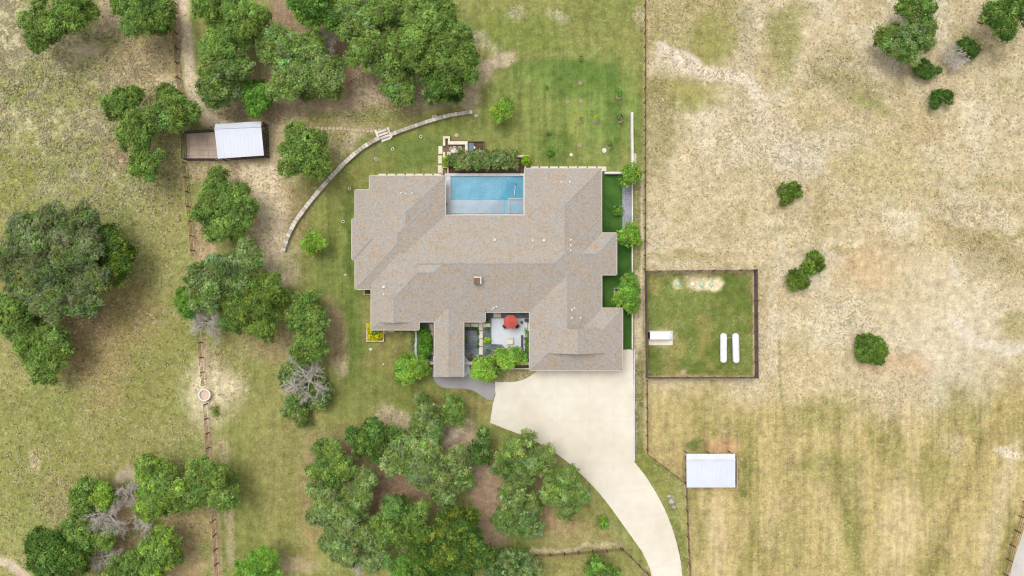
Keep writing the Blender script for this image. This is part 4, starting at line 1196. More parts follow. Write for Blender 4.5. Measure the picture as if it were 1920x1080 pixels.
pen_fence('dark board fence on the right side of the square pen', (1413.4, 506.5), (1415, 706.5), 1.75)
pen_fence('dark board fence on the bottom side of the square pen', (1212, 707), (1414.5, 706.5), 1.75)
pen_fence('dark board fence on the left side of the square pen', (1209, 509), (1211, 706.5), 1.75)

# ------------------------------------------------------------------ things in the pen
def tank(label, x0, y0, x1, y1):
    zc, r = 0.85, 0.53
    a, b = W(x0, y0, zc + 0.4), W(x1, y1, zc + 0.4)
    e = empty('propane_tank', W((x0 + x1) / 2, (y0 + y1) / 2), label, 'tank', 'white propane tanks')
    d = (b - a); L_ = d.length; d.normalize()
    pts, rad = [], []
    for t in np.linspace(0, 1, 7):
        th = (1 - t) * math.pi / 2
        pts.append(a + d * (r - r * math.sin(th))); rad.append(max(0.02, r * math.cos(th)))
    for t in np.linspace(0, 1, 7):
        th = t * math.pi / 2
        pts.append(b - d * (r - r * math.sin(th))); rad.append(max(0.02, r * math.cos(th)))
    for p in pts: p.z = zc
    MB().tube(pts, rad, 20).build('tank_body', M['tank_white'], e, smooth=True)
    mid = (a + b) / 2
    MB().lathe((mid.x, mid.y, zc + r - 0.05), [(0.2, 0), (0.2, 0.18), (0.15, 0.24), (0.02, 0.26)], 12).build('valve_dome', M['tank_white'], e)
    for t in (0.2, 0.8):
        p = a.lerp(b, t)
        MB().box((p.x, p.y, 0.2), (0.9, 0.22, 0.5)).build('saddle', M['concrete_walk'], e)
tank('left one of two long white propane tanks', 1358, 624.5, 1358, 681.5)
tank('right one of two long white propane tanks', 1380.5, 624.5, 1382, 682)
gp = MB().tube([W(1362, 636, 0.5), W(1369, 632, 0.45), W(1376, 636, 0.5)], 0.04, 6).build('gas_pipe', M['gutter'])
tag(gp, 'thin gas pipe joining the two white tanks', 'pipe')
ge = empty('generator', W(1241, 631), 'long white generator box on a concrete pad', 'generator')
pbox('cabinet', 1219.5, 622.5, 1256, 636, 0.12, 1.5, M['tank_white'], ge)
pbox('lid', 1219.2, 622.2, 1256.3, 636.4, 1.502, 1.58, M['tank_white'], ge)
pbox('exhaust_panel', 1256.4, 624, 1260.5, 635.5, 0.12, 1.2, M['metal_white'], ge)
pbox('dark_end', 1217.4, 623, 1219.1, 635.5, 0.12, 1.2, M['dark_metal'], ge)
MB().lathe(W(1252.5, 630, 1.58), [(0.06, 0), (0.06, 0.1), (0.04, 0.1)], 8).build('exhaust_pipe', M['dark_metal'], ge)
tag(pbox('equipment_pad', 1216.3, 620.3, 1261.5, 647.3, -0.1, 0.12, M['slab']), 'cream concrete pad under the generator', 'pad')
for (x, y, m_, lab) in ((1270.5, 532, 'lid_green', 'leftmost pale green tank lid on bare soil'), (1298.5, 532.5, 'lid_white', 'white tank lid second from the left in the pen'),
                        (1315.5, 533, 'lid_green', 'pale green tank lid third from the left in the pen'), (1333.5, 533, 'lid_green', 'rightmost pale green tank lid by the wide bare patch')):
    e = empty('septic_lid', W(x, y), lab, 'lid', 'round tank lids in the pen')
    MB().lathe(W(x, y), [(0.30, -0.05), (0.30, 0.16), (0.27, 0.2)], 16).build('riser', M[m_], e)
    MB().lathe(W(x, y, 0.205), [(0.32, 0), (0.32, 0.05), (0.2, 0.09), (0.05, 0.1)], 16).build('cover', M[m_], e)

# round water trough
tr = empty('water_trough', W(386, 739), 'round pale water trough straddling the pipe fence', 'trough')
cT = W(386.5, 739.5)
MB().lathe(cT, [(0.9, 0), (0.93, 0.6), (0.97, 0.62), (0.97, 0.68), (0.80, 0.68), (0.78, 0.35)], 28).build('rim', M['lid_white'], tr)
MB().lathe((cT.x, cT.y, 0.352), [(0.775, 0), (0.775, 0.03)], 28).build('water', M['trough_water'], tr)

# ------------------------------------------------------------------ sheds
def shed(name, label, corners, ridge, zN, zR, zS, bars_s=True, bars_e=True):
    """corners TL TR BR BL in photo pixels at the roof edge; ridge ends L R"""
    TL, TR, BR, BL = (W(*c, z) for c, z in zip(corners, (zN, zN, zS, zS)))
    RL, RR = (W(*c, zR) for c in ridge)
    e = empty(name, W(*corners[3]), label, 'shed', 'white roofed sheds')
    th = Vector((0, 0, -0.06))
    nrib = 13
    # each roof sheet is a panel of its own
    for (aL, aR, bL, bR) in ((TL, TR, RL, RR), (RL, RR, BL, BR)):
        for k in range(nrib):
            t0, t1 = k / nrib, (k + 1) / nrib
            g = 0.004
            p = [aL.lerp(aR, t0), aL.lerp(aR, t1), bL.lerp(bR, t1), bL.lerp(bR, t0)]
            ux = (aR - aL).normalized() * g
            p = [p[0] + ux, p[1] - ux, p[2] - ux, p[3] + ux]
            rise = Vector((0, 0, 0.004 * (k % 2)))
            mb = MB().add([v + rise for v in p] + [v + th for v in p], [(0, 3, 2, 1), (4, 5, 6, 7), (0, 1, 5, 4), (1, 2, 6, 5), (2, 3, 7, 6), (3, 0, 4, 7)])
            mb.build('roof_sheet', M['metal_white'], e)
    MB().tube([RL + Vector((0, 0, 0.03)), RR + Vector((0, 0, 0.03))], 0.12, 8).build('ridge_cap', M['metal_white'], e)
    for t in (0.02, 0.5, 0.98):
        for (a_, b_, z_) in ((TL, TR, zN), (BL, BR, zS)):
            p = a_.lerp(b_, t)
            q = p.lerp((TL + BR) / 2, 0.04)
            MB().box((q.x, q.y, z_ / 2 - 0.1), (0.1, 0.1, z_ - 0.05)).build('post', M['dark_metal'], e)
    return e, TL, TR, BR, BL
sh, *_c = shed('kennel_shed', 'white metal roofed kennel shed tilted beside the left fence', [(403.3, 232.8), (490.2, 227), (494.8, 291.4), (408.2, 297.4)], [(402, 241.2), (489.6, 237.3)], 2.5, 2.9, 2.45)
def bar_panel(e, p, q, h, n, r=0.02, m='dark_metal', board=0.0):
    mb = MB()
    ang_ = math.atan2(q.y - p.y, q.x - p.x)
    for k in range(n + 1):
        s = p.lerp(q, k / n)
        if board: mb.box((s.x, s.y, h / 2), (board, 0.03, h), ang_)
        else: mb.box((s.x, s.y, h / 2), (r * 2, r * 2, h), ang_)
    for z in (0.12, h * 0.5, h):
        mid = (p + q) / 2
        mb.box((mid.x, mid.y, z), ((q - p).length, 0.05, 0.05), ang_)
    mb.build('bar_panel', M[m], e)
kA, kB, kC, kD = W(400, 241), W(503, 236), W(505, 295), W(411, 302)
bar_panel(sh, kB, kC, 2.3, 9, board=0.30)
bar_panel(sh, kD, kC, 2.25, 18, board=0.22)
bar_panel(sh, W(406, 244), W(500, 238), 2.3, 16, board=0.2)
kp = empty('kennel_run', W(375, 275), 'dark barred kennel run left of the tilted shed', 'kennel')
q1, q2, q3 = W(349, 251), W(350.5, 301), W(409, 301)
q0 = W(405, 247)
bar_panel(kp, q1, q2, 1.75, 26, 0.022); bar_panel(kp, q2, q3, 1.75, 30, 0.022); bar_panel(kp, q1, q0, 1.75, 28, 0.022)
for (u0, u1) in ((0.0, 0.1), (0.105, 0.40), (0.405, 0.70), (0.705, 1.0)):
    for (v0, v1) in ((0, 0.45), (0.455, 0.64), (0.645, 0.82), (0.825, 1.0)):
        cs = [q1.lerp(q0, u).lerp(q2.lerp(q3, u), v) for u, v in ((u0, v0), (u1, v0), (u1, v1), (u0, v1))]
        MB().prism([(c.x, c.y) for c in cs], -0.08, 0.045 + random.uniform(-0.008, 0.008)).build('floor_slab', M['kennel_floor'] if 'kennel_floor' in M else M.setdefault('kennel_floor', mat('dusty_concrete', alb((206, 184, 164)), 0.9, 0.12, 2, alb((188, 168, 150)), 0.5, 0.2)), kp)
for p, q in ((q1, q0), (q2, q3), (q1, q2)):
    MB().tube([p + Vector((0, 0, 1.8)), q + Vector((0, 0, 1.8))], 0.035, 6).build('top_rail', M['dark_metal'], kp)
sh2, *_c = shed('field_shed', 'white metal roofed shed in the lower right pasture', [(1287, 851), (1378, 851), (1378.5, 914), (1287.5, 914)], [(1287, 862.5), (1378.6, 862.5)], 2.4, 2.85, 2.3)
bar_panel(sh2, W(1288, 854), W(1288, 908), 2.2, 10, board=0.45, m='gutter')
bar_panel(sh2, W(1374, 854), W(1374, 908), 2.2, 10, board=0.45, m='gutter')

# ------------------------------------------------------------------ courtyard furniture
um = empty('parasol', W(957, 604), 'coral red parasol on the white courtyard patio', 'parasol')
cz_ = 2.5; c = W(957.3, 603.5, cz_)
for k in range(8):
    a0, a1 = math.radians(22.5 + 45 * k), math.radians(22.5 + 45 * (k + 1))
    am = (a0 + a1) / 2
    R_ = 1.17
    v = [(c.x, c.y, cz_ + 0.42), (c.x + R_ * math.cos(a0), c.y + R_ * math.sin(a0), cz_ - 0.05), (c.x + R_ * 0.90 * math.cos(am), c.y + R_ * 0.90 * math.sin(am), cz_ - 0.01), (c.x + R_ * math.cos(a1), c.y + R_ * math.sin(a1), cz_ - 0.05)]
    v2 = [(x, y, z - 0.14) for x, y, z in v[1:]]
    MB().add(v + v2, [(0, 1, 2), (0, 2, 3), (1, 4, 5, 2), (2, 5, 6, 3)]).build('canopy_panel', M['red_fabric'], um)
MB().tube([(c.x, c.y, 0.05), (c.x, c.y, cz_ + 0.5)], 0.03, 8).build('pole', M['dark_metal'], um)
MB().lathe((c.x, c.y, 0.05), [(0.3, 0), (0.3, 0.06), (0.05, 0.1)], 14).build('base', M['dark_metal'], um)
tb = empty('patio_table', W(957, 604), 'dark round table hidden under the red parasol', 'table')
MB().lathe((c.x, c.y, 0.72), [(0.6, 0), (0.6, 0.04), (0.58, 0.05)], 20).build('table_top', M['wicker'], tb)
for k in range(4):
    a = math.radians(45 + 90 * k)
    MB().tube([(c.x + 0.45 * math.cos(a), c.y + 0.45 * math.sin(a), 0.05), (c.x + 0.4 * math.cos(a), c.y + 0.4 * math.sin(a), 0.72)], 0.03, 6).build('leg', M['wicker'], tb)
def chair(label, x, y, rz, m='wicker', size=0.55, zb=0.05):
    e = empty('patio_chair', W(x, y) , label, 'chair', 'patio chairs')
    p = W(x, y)
    ca, sa = math.cos(rz), math.sin(rz)
    T = lambda u, v: (p.x + u * ca - v * sa, p.y + u * sa + v * ca)
    MB().box((*T(0, 0), zb + 0.40), (size, size, 0.1), rz).build('seat', M[m], e)
    MB().box((*T(0, -size / 2 + 0.04), zb + 0.68), (size, 0.08, 0.46), rz).build('backrest', M[m], e)
    for u in (-1, 1):
        MB().box((*T(u * (size / 2 + 0.03), 0), zb + 0.56), (0.06, size * 0.9, 0.05), rz).build('armrest', M[m], e)
        for v in (-1, 1):
            MB().box((*T(u * size * 0.42, v * size * 0.42), zb + 0.18), (0.05, 0.05, 0.36), rz).build('leg', M[m], e)
    return e
chair('dark patio chair showing at the lower left of the parasol', 946.5, 611.5, math.radians(-45 ))
chair('dark patio chair showing at the lower right of the parasol', 969.5, 611, math.radians(45))
at = empty('ottoman', W(956, 640), 'square cream cushioned lounge chair on the patio', 'chair')
pbox('frame', 950, 633, 961.5, 646, 0.06, 0.34, M['slab'], at)
pbox('cushion', 950.6, 635.5, 960.5, 645.4, 0.345, 0.48, M['cushion'], at)
pbox('backrest', 950.4, 632.6, 961.2, 634.8, 0.345, 0.80, M['cushion'], at)
pbox('armrest', 960.7, 635, 962, 645.6, 0.06, 0.60, M['slab'], at)
be = empty('bench', W(979, 641), 'long dark bench along the right of the patio', 'bench')
pbox('seat', 977, 628.5, 980.5, 653, 0.42, 0.50, M['dark_metal'], be)
for y in (630, 640.5, 651): pbox('leg', 977.4, y, 980.1, y + 1, 0.04, 0.418, M['dark_metal'], be)
tag(pbox('low_wall', 982, 622, 984.4, 658, -0.05, 0.35, M['coping']), 'narrow pale wall between the bench and the planting', 'wall')
for (x, y, r, lab) in ((978, 603.8, 0.20, 'smaller charcoal pot right of the red parasol'), (986.3, 600.3, 0.27, 'larger charcoal pot in the patio corner')):
    e = empty('plant_pot', W(x, y), lab, 'pot', 'charcoal pots')
    MB().lathe(W(x, y, 0.05), [(r * 0.7, 0), (r, 0.45), (r * 1.05, 0.5), (r * 0.85, 0.5), (r * 0.8, 0.42)], 14).build('pot_body', M['pot'], e)
    MB().lathe(W(x, y, 0.46), [(r * 0.78, 0), (r * 0.74, 0.02)], 14).build('soil', M['mulch'], e)
# lounge furniture
le = empty('lounge_chair', W(842, 288), 'white cushioned armchair in the lounge corner', 'chair')
pbox('seat', 838.6, 284.6, 844.8, 291, 0.05, 0.42, M['cushion'], le); pbox('backrest', 838.0, 284.6, 839.4, 291, 0.425, 0.8, M['cushion'], le)
lt = empty('lounge_table', W(850, 286), 'round white table in the lounge', 'table')
pL = W(850.5, 286)
MB().lathe((pL.x, pL.y, 0.7), [(0.36, 0), (0.36, 0.05)], 18).build('table_top', M['cushion'], lt)
MB().tube([(pL.x, pL.y, 0.03), (pL.x, pL.y, 0.7)], 0.05, 8).build('leg', M['cushion'], lt)
for (x, y, rz, lab) in ((853, 279.5, 2.9, 'white lounge chair behind the round table'), (846.5, 281, -2.4, 'white lounge chair left of the round table'), (857.5, 285.5, 1.7, 'white lounge chair beside the pool hedge'),
                        (863, 279.5, 3.3, 'white lounge chair nearest the seat wall corner')):
    chair(lab, x, y, rz, 'cushion', 0.45, 0.03)

# ------------------------------------------------------------------ plants
PAL = {  # leaf albedo, spread of tone between clumps
    'oak':   ((0.102, 0.160, 0.036), 0.26), 'oak2': ((0.128, 0.192, 0.044), 0.24), 'dark': ((0.058, 0.108, 0.022), 0.24),
    'grey':  ((0.130, 0.155, 0.072), 0.22), 'lime': ((0.170, 0.270, 0.040), 0.16), 'yell': ((0.120, 0.160, 0.026), 0.22),
    'bright': ((0.200, 0.340, 0.020), 0.14), 'sage': ((0.158, 0.205, 0.078), 0.20), 'gold': ((0.50, 0.46, 0.01), 0.08),
    'shrub': ((0.086, 0.140, 0.024), 0.26), 'hedge': ((0.075, 0.160, 0.020), 0.18), 'olive': ((0.150, 0.180, 0.070), 0.22), 'green': ((0.110, 0.215, 0.035), 0.18),
}
LEAF_GAIN = 1.72
GROW, GAPS = [1.06], [0.25]
def leaf_mesh(name, lobes, pal, leaf=0.22, density=1.0, clump=0.62, seed=0, low=-0.25, mixpal=None, mixshare=0.0):
    """lobes: (x, y, z, radius, flatness). Leaves sit in clumps over every lobe."""
    r = np.random.default_rng(seed)
    P_, N_, C_, SZ = [], [], [], []
    base, spread = PAL[pal]
    base = np.array(base) * LEAF_GAIN
    for (x, y, z, R, fl_) in lobes:
        area = 2 * math.pi * R * R * (1 - low) * (0.55 + 0.45 * fl_)
        nc = max(5, int(area / (clump * clump * 1.15)))
        k = np.arange(nc) + 0.5
        ct = 1 - k / nc * (1 - low)
        ph = k * 2.399963 + r.random() * 6.28
        stn = np.sqrt(np.maximum(0, 1 - ct * ct))
        d = np.stack([stn * np.cos(ph), stn * np.sin(ph), ct], 1) + r.normal(0, 0.13, (nc, 3))
        d /= np.linalg.norm(d, axis=1)[:, None]
        rad = R * r.uniform(0.72, 1.10, nc)[:, None]
        cc = np.array([x, y, z]) + d * rad * np.array([1, 1, fl_])
        rc = clump * r.uniform(0.55, 1.15, nc) * min(1.0, 0.45 + R / 2.2)
        keep = (cc[:, 2] > 0.08) & (r.random(nc) > 0.05)
        cc, rc, d = cc[keep], rc[keep], d[keep]
        if len(cc) == 0: continue
        nl = np.maximum(6, (rc * rc * 4 * math.pi * 0.62 / (leaf * leaf * 0.62) * density)).astype(int)
        ci = np.repeat(np.arange(len(cc)), nl)
        v = r.normal(0, 1, (len(ci), 3)); v[:, 2] = v[:, 2] + 0.45
        v /= np.linalg.norm(v, axis=1)[:, None]
        pos = cc[ci] + v * (rc[ci] * np.where(r.random(len(ci)) < 0.14, r.uniform(1.0, 1.75, len(ci)), r.uniform(0.35, 1.05, len(ci))))[:, None]
        nn = v * 0.75 + d[ci] * 0.35 + np.array([0, 0, 0.35]) + r.normal(0, 0.42, (len(ci), 3))
        nn /= np.linalg.norm(nn, axis=1)[:, None]
        tone = (1 + r.normal(0, spread, len(cc))) * (1 + r.normal(0, 0.13)); tone = np.clip(tone, 0.5, 1.7)
        lobe_hue = r.normal(0, 0.055)
        warm = r.normal(0, 0.07, len(cc))
        cb = np.repeat(base[None], len(cc), 0)
        if mixpal:
            mk = r.random(len(cc)) < mixshare
            cb[mk] = np.array(PAL[mixpal][0]) * LEAF_GAIN
        lt_ = np.clip(1 + r.normal(0, 0.14, len(ci)), 0.6, 1.5)
        col = cb[ci] * (tone[ci] * lt_)[:, None]
        col[:, 0] *= 1 + warm[ci] + lobe_hue; col[:, 2] *= 1 - 0.5 * lobe_hue + r.normal(0, 0.05)
        P_.append(pos); N_.append(nn); C_.append(col); SZ.append(leaf * r.uniform(0.7, 1.3, len(ci)))
    P_, N_, C_, SZ = map(np.concatenate, (P_, N_, C_, SZ))
    P_[:, 2] = np.maximum(P_[:, 2], 0.05)
    a = r.normal(0, 1, P_.shape)
    t = np.cross(N_, a); t /= np.linalg.norm(t, axis=1)[:, None]
    b = np.cross(N_, t)
    hl, hw = (SZ * 0.62)[:, None], (SZ * 0.42)[:, None]
    V = np.stack([P_ - t * hl, P_ - b * hw + N_ * (SZ * 0.06)[:, None], P_ + t * hl, P_ + b * hw + N_ * (SZ * 0.06)[:, None]], 1).reshape(-1, 3)
    me = bpy.data.meshes.new(name)
    fill_mesh(me, V, np.arange(len(V)).reshape(-1, 4))
    at_ = me.attributes.new('leafcol', 'FLOAT_COLOR', 'POINT')
    buf = np.ones((len(V), 4), np.float32); buf[:, :3] = np.repeat(np.clip(C_, 0.004, 0.8), 4, 0)
    at_.data.foreach_set('color', buf.ravel())
    me.materials.append(M['leaf'])
    return me
LEAVES = [0]
def expand(px, py, rpx, H, cen, Rall, r, sub=True):
    """one crown bough, given by its outline in the photo -> round sub-lobes in space"""
    rpx = rpx * (GROW[0] if sub else 1.0)
    R = rpx * S
    dist = math.hypot(px - cen[0], py - cen[1]) / max(Rall, 1)
    top = H * (1 - 0.28 * min(1.2, dist) ** 2)
    out = []
    if not sub or R < 1.5:
        z = max(R * 0.6, top - R * 0.8)
        p = W(px, py, z + R * 0.4)
        out.append((p.x, p.y, z, R * 0.86, 0.8))
        return out
    ns = int(7 + R * 2.4)
    p0 = W(px, py, top - R * 0.5)
    out.append((p0.x, p0.y, top - R * 0.62, R * 0.52, 0.8))
    for k in range(ns):
        t = 2.399963 * k + r.uniform(-0.35, 0.35)
        q = math.sqrt((k + 0.6) / ns) * 0.80 * r.uniform(0.86, 1.1)
        rr = R * r.uniform(0.22, 0.37) * (1.25 if R < 2.8 else 1.0)
        if r.random() < GAPS[0]: continue
        zz = top - R * 0.68 * q * q - rr * r.uniform(0.4, 1.9)
        zz = max(rr * 0.7, zz)
        p = W(px + rpx * q * math.cos(t), py + rpx * q * math.sin(t), zz)
        out.append((p.x, p.y, zz, rr, r.uniform(0.65, 0.9)))
    return out
def limbs(base, lobes, H, r0):
    tm = MB()
    b = Vector(base)
    top = b + Vector((random.uniform(-.3, .3), random.uniform(-.3, .3), H * 0.42))
    tm.tube([b + Vector((0, 0, -0.2)), b + Vector((0, 0, 0.25)), b.lerp(top, 0.5) + Vector((random.uniform(-.1, .1), 0.1, 0)), top], [r0 * 1.5, r0 * 1.1, r0 * 0.9, r0 * 0.75], 8)
    for (x, y, z, R, f) in lobes:
        e = Vector((x, y, z + 0.1 * R))
        mid = top.lerp(e, 0.5) + Vector((random.uniform(-.3, .3), random.uniform(-.3, .3), 0.25))
        tm.tube([top - Vector((0, 0, 0.2)), mid, e], [r0 * 0.45, r0 * 0.28, r0 * 0.10], 5)
    return tm
def tree(name, label, cat, boughs, H, pal, group=None, leaf=0.21, density=0.88, clump=0.54, sub=True, mixpal=None, mixshare=0.0, low=-0.25, stem=True, sub_seed=None):
    seed = int(boughs[0][0] * 7 + boughs[0][1] * 13)
    r = np.random.default_rng(seed)
    cx = sum(b[0] * b[2] ** 2 for b in boughs) / sum(b[2] ** 2 for b in boughs)
    cy = sum(b[1] * b[2] ** 2 for b in boughs) / sum(b[2] ** 2 for b in boughs)
    Rall = max(math.hypot(b[0] - cx, b[1] - cy) + b[2] for b in boughs)
    lobes, mains = [], []
    for b in boughs:
        hh = b[3] if len(b) > 3 else H
        l = expand(b[0], b[1], b[2], hh, (cx, cy), Rall, r, sub)
        lobes += l; mains += l[:1] + l[1::3]
    base = W(cx, cy, H * 0.5); base.z = 0
    e = empty(name, base, label, cat, group)
    me = leaf_mesh('crown', lobes, pal, leaf, density, clump, seed, low, mixpal, mixshare)
    LEAVES[0] += len(me.polygons)
    link('crown', me, None, e)
    if stem:
        limbs(base, mains, H, 0.05 + 0.026 * H).build('trunk', M['bark'], e)
    return e
def bush(name, label, cat, boughs, H, pal, group=None, leaf=0.16, density=1.0, clump=0.34, mixpal=None, mixshare=0.0):
    return tree(name, label, cat, boughs, H, pal, group, leaf, density, clump, sub=False, mixpal=mixpal, mixshare=mixshare, low=-0.5)

G = 'broadleaf trees of the plot'
T = lambda label, boughs, H, pal, **k: tree('oak_tree', label, 'tree', boughs, H, pal, G, **k)
# upper left
T('spreading oak in the top left corner', [(85, 50, 46), (140, 22, 42), (70, 80, 22)], 8, 'oak', mixpal='oak2', mixshare=0.3)
T('rounded oak at the top edge left of the dirt track', [(272, 18, 54), (255, 45, 22), (305, 40, 26)], 8, 'oak2', mixpal='dark', mixshare=0.3)
T('irregular oak leaning over the pipe fence above the kennel', [(235, 200, 36), (320, 212, 50), (258, 250, 40), (275, 305, 34)], 7.5, 'oak', mixpal='oak2', mixshare=0.3)
T('big oak at the top of the grove beside the track', [(394, 12, 36), (455, 35, 52), (418, 78, 42)], 9, 'oak2', mixpal='oak', mixshare=0.4)
T('dull green oak above the kennel shed', [(416, 132, 40), (402, 166, 29), (442, 120, 34)], 8, 'oak', mixpal='sage', mixshare=0.3)
T('small sage green tree between the grove and round tree', [(432, 172, 26), (410, 190, 18)], 5.5, 'sage')
T('small rounded bright tree just above the shed roof', [(478, 184, 31)], 5, 'green', density=1.1)
T('wide oak in the middle of the grove', [(530, 100, 42), (600, 140, 48), (540, 150, 38), (505, 70, 24), (585, 95, 30)], 8, 'oak2', mixpal='sage', mixshare=0.35)
T('dark oak at the top edge beside the dead tree', [(590, 15, 40), (565, 0, 26), (620, 35, 24)], 9, 'dark', mixpal='green', mixshare=0.3)
T('oak with open crown on the left of the large clump', [(670, 40, 46), (690, 90, 40), (720, 20, 50)], 9, 'oak2', mixpal='sage', mixshare=0.25)
T('tallest oak in the large clump at top centre', [(800, 40, 62), (770, 90, 55), (840, 90, 52)], 11, 'oak2', mixpal='oak', mixshare=0.3)
T('dark oak on the right edge of the large clump', [(860, 130, 40), (825, 150, 38), (870, 100, 26)], 9, 'oak', mixpal='dark', mixshare=0.3)
T('low oak at the lower left of the large clump', [(745, 150, 38), (755, 180, 20), (720, 130, 22)], 7, 'oak2', mixpal='sage', mixshare=0.2)
T('small dark oak at the bottom of the large clump', [(815, 178, 22), (850, 175, 16)], 5, 'dark', mixpal='sage', mixshare=0.3)
T('round solitary oak between shed and curved wall', [(578, 275, 45), (555, 300, 30), (590, 305, 30), (535, 315, 16)], 8, 'oak2', mixpal='oak', mixshare=0.3)
T('dense oval oak below the kennel shed', [(415, 370, 46), (425, 415, 46), (440, 385, 40), (385, 395, 26)], 8, 'oak2', mixpal='oak', mixshare=0.35)
# left
T('huge grey green elm on the left edge', [(68, 438, 52), (128, 470, 60), (60, 515, 52), (152, 412, 34), (152, 548, 46), (22, 478, 34), (100, 562, 42), (98, 408, 26), (185, 520, 26)], 11, 'grey', mixpal='oak', mixshare=0.3, leaf=0.2)
T('dark oak tucked against the right of the elm', [(205, 470, 44), (215, 500, 30), (170, 440, 30)], 8, 'dark', mixpal='yell', mixshare=0.35)
T('green oak at the left edge below the elm', [(20, 590, 46), (40, 620, 32)], 8, 'oak2', mixpal='oak', mixshare=0.4)
T('separate oak at the lower end of the left clump', [(85, 640, 46), (80, 685, 36), (110, 660, 26)], 7, 'oak2', mixpal='oak', mixshare=0.4)
# mid left cluster
T('grey crowned oak across the pipe fence', [(420, 515, 50), (390, 545, 42), (455, 490, 40), (370, 520, 22)], 8.5, 'sage', mixpal='oak', mixshare=0.4)
T('dark olive oak on the right of the fence cluster', [(480, 570, 48), (510, 545, 30), (450, 590, 36), (490, 615, 26)], 8, 'oak', mixpal='yell', mixshare=0.3)
T('small vivid green tree on the left of the fence cluster', [(354, 562, 26), (352, 580, 16)], 5, 'green')
T('narrow chain of oak boughs beside the lawn', [(570, 575, 34), (590, 600, 26), (560, 600, 20), (582, 640, 30), (572, 660, 26), (595, 655, 20)], 6.5, 'oak2', mixpal='oak', mixshare=0.35)
T('low green scrub under the pale dead tree', [(560, 715, 34), (600, 735, 28), (555, 690, 20), (555, 765, 22), (565, 790, 12)], 3.0, 'oak', mixpal='sage', mixshare=0.35)
# bottom left clump
T('bright oak on top of the bottom left clump', [(295, 900, 44), (320, 930, 40), (275, 875, 24), (285, 945, 28)], 7.5, 'oak2', mixpal='lime', mixshare=0.25)
T('oak on the right of the bottom left clump over the fence', [(398, 912, 44), (375, 890, 28), (415, 930, 30), (362, 930, 26)], 7.5, 'oak2', mixpal='oak', mixshare=0.3)
T('dark tall scrub oak left of the lime one', [(153, 930, 24), (158, 955, 22), (160, 910, 16)], 5, 'oak', mixpal='oak2', mixshare=0.3)
T('small lime green oak among bare branches', [(194, 930, 24)], 5, 'lime', mixpal='oak2', mixshare=0.4)
T('large dark round oak at the bottom left', [(100, 1045, 52), (80, 1020, 32), (130, 1060, 36)], 8, 'dark', mixpal='oak', mixshare=0.3)
T('green oak between the dark oak and grey branches', [(150, 1005, 30), (195, 1005, 24), (160, 1030, 22)], 5.5, 'oak2', mixpal='oak', mixshare=0.3)
T('light green oak at the bottom left clump near fence', [(300, 1040, 36), (310, 1010, 26), (285, 1065, 24)], 6, 'oak2', mixpal='lime', mixshare=0.35)
T('low oak at the bottom edge between two others', [(238, 1062, 28), (215, 1075, 18)], 5, 'oak', mixpal='oak2', mixshare=0.4)
T('light green round tree cut by the bottom edge', [(482, 1068, 38), (500, 1055, 24)], 6, 'green', mixpal='lime', mixshare=0.3)
# bottom middle grove
GROW[0] = 1.0; GAPS[0] = 0.36
T('oak at the left point of the bottom grove', [(615, 850, 30), (605, 880, 28), (640, 875, 34), (620, 915, 26)], 7, 'oak2', mixpal='oak', mixshare=0.3)
T('dark oak at the upper left of the bottom grove', [(675, 825, 34), (715, 835, 34), (700, 810, 24), (745, 775+50, 22)], 6.5, 'dark', mixpal='oak', mixshare=0.4)
T('open oak in the centre of the bottom grove', [(755, 855, 44), (790, 880, 40), (800, 840, 34), (830, 905, 30), (735, 875, 24)], 8, 'oak2', mixpal='sage', mixshare=0.6)
T('oak over the brown clearing on its right', [(855, 870, 30), (835, 930, 34), (865, 895, 24)], 7, 'oak', mixpal='sage', mixshare=0.6)
T('oak on the left side of the bottom grove', [(610, 940, 40), (645, 965, 44), (675, 935, 34), (690, 900, 26)], 8, 'oak2', mixpal='sage', mixshare=0.6)
T('straggly oak by the bottom dead bush', [(640, 1010, 38), (690, 1010, 36), (650, 1035, 26), (705, 1045, 28)], 7, 'sage', mixpal='oak', mixshare=0.4)
T('oak joining the grove to the huge dark oak', [(745, 970, 46), (770, 995, 40), (725, 1000, 30), (790, 955, 26)], 8, 'oak', mixpal='oak2', mixshare=0.3)
T('huge dark oak with yellowish leaves at the bottom', [(860, 985, 44), (835, 1040, 60), (880, 1040, 48), (800, 1060, 44), (790, 1015, 36)], 11, 'dark', mixpal='yell', mixshare=0.25, leaf=0.24)
T('bright green oak at the bottom edge below the grove', [(755, 1075, 30)], 6, 'green')
T('oak with pale tips right of the grove top', [(798, 775, 24), (815, 800, 28), (785, 800, 22), (790, 750, 14), (810, 820, 16)], 6, 'oak', mixpal='sage', mixshare=0.5)
T('small oak below the entry path', [(848, 768, 24), (858, 785, 18), (845, 750, 12)], 5, 'oak', mixpal='oak2', mixshare=0.3)
T('small dark oak left of the driveway oaks', [(900, 840, 22), (903, 855, 20), (905, 812, 12)], 5, 'dark', mixpal='sage', mixshare=0.3)
T('open oak against the driveway edge', [(965, 850, 32), (985, 825, 20), (1005, 865, 30), (945, 880, 24), (975, 890, 28), (1025, 850, 16)], 6.5, 'oak2', mixpal='sage', mixshare=0.4)
T('oak nearest the driveway bend', [(1060, 900, 34), (1045, 930, 32), (1075, 925, 28), (1065, 955, 22), (1030, 915, 22)], 6.5, 'oak2', mixpal='sage', mixshare=0.35)
T('dull oak right of the brown clearing', [(965, 950, 34), (985, 975, 32), (945, 975, 26), (955, 920, 24), (1000, 945, 22)], 6.5, 'oak', mixpal='sage', mixshare=0.45)
T('dark oak cut by the bottom edge right of the huge oak', [(955, 1060, 38), (985, 1075, 30), (930, 1070, 22)], 6, 'sage', mixpal='dark', mixshare=0.4)
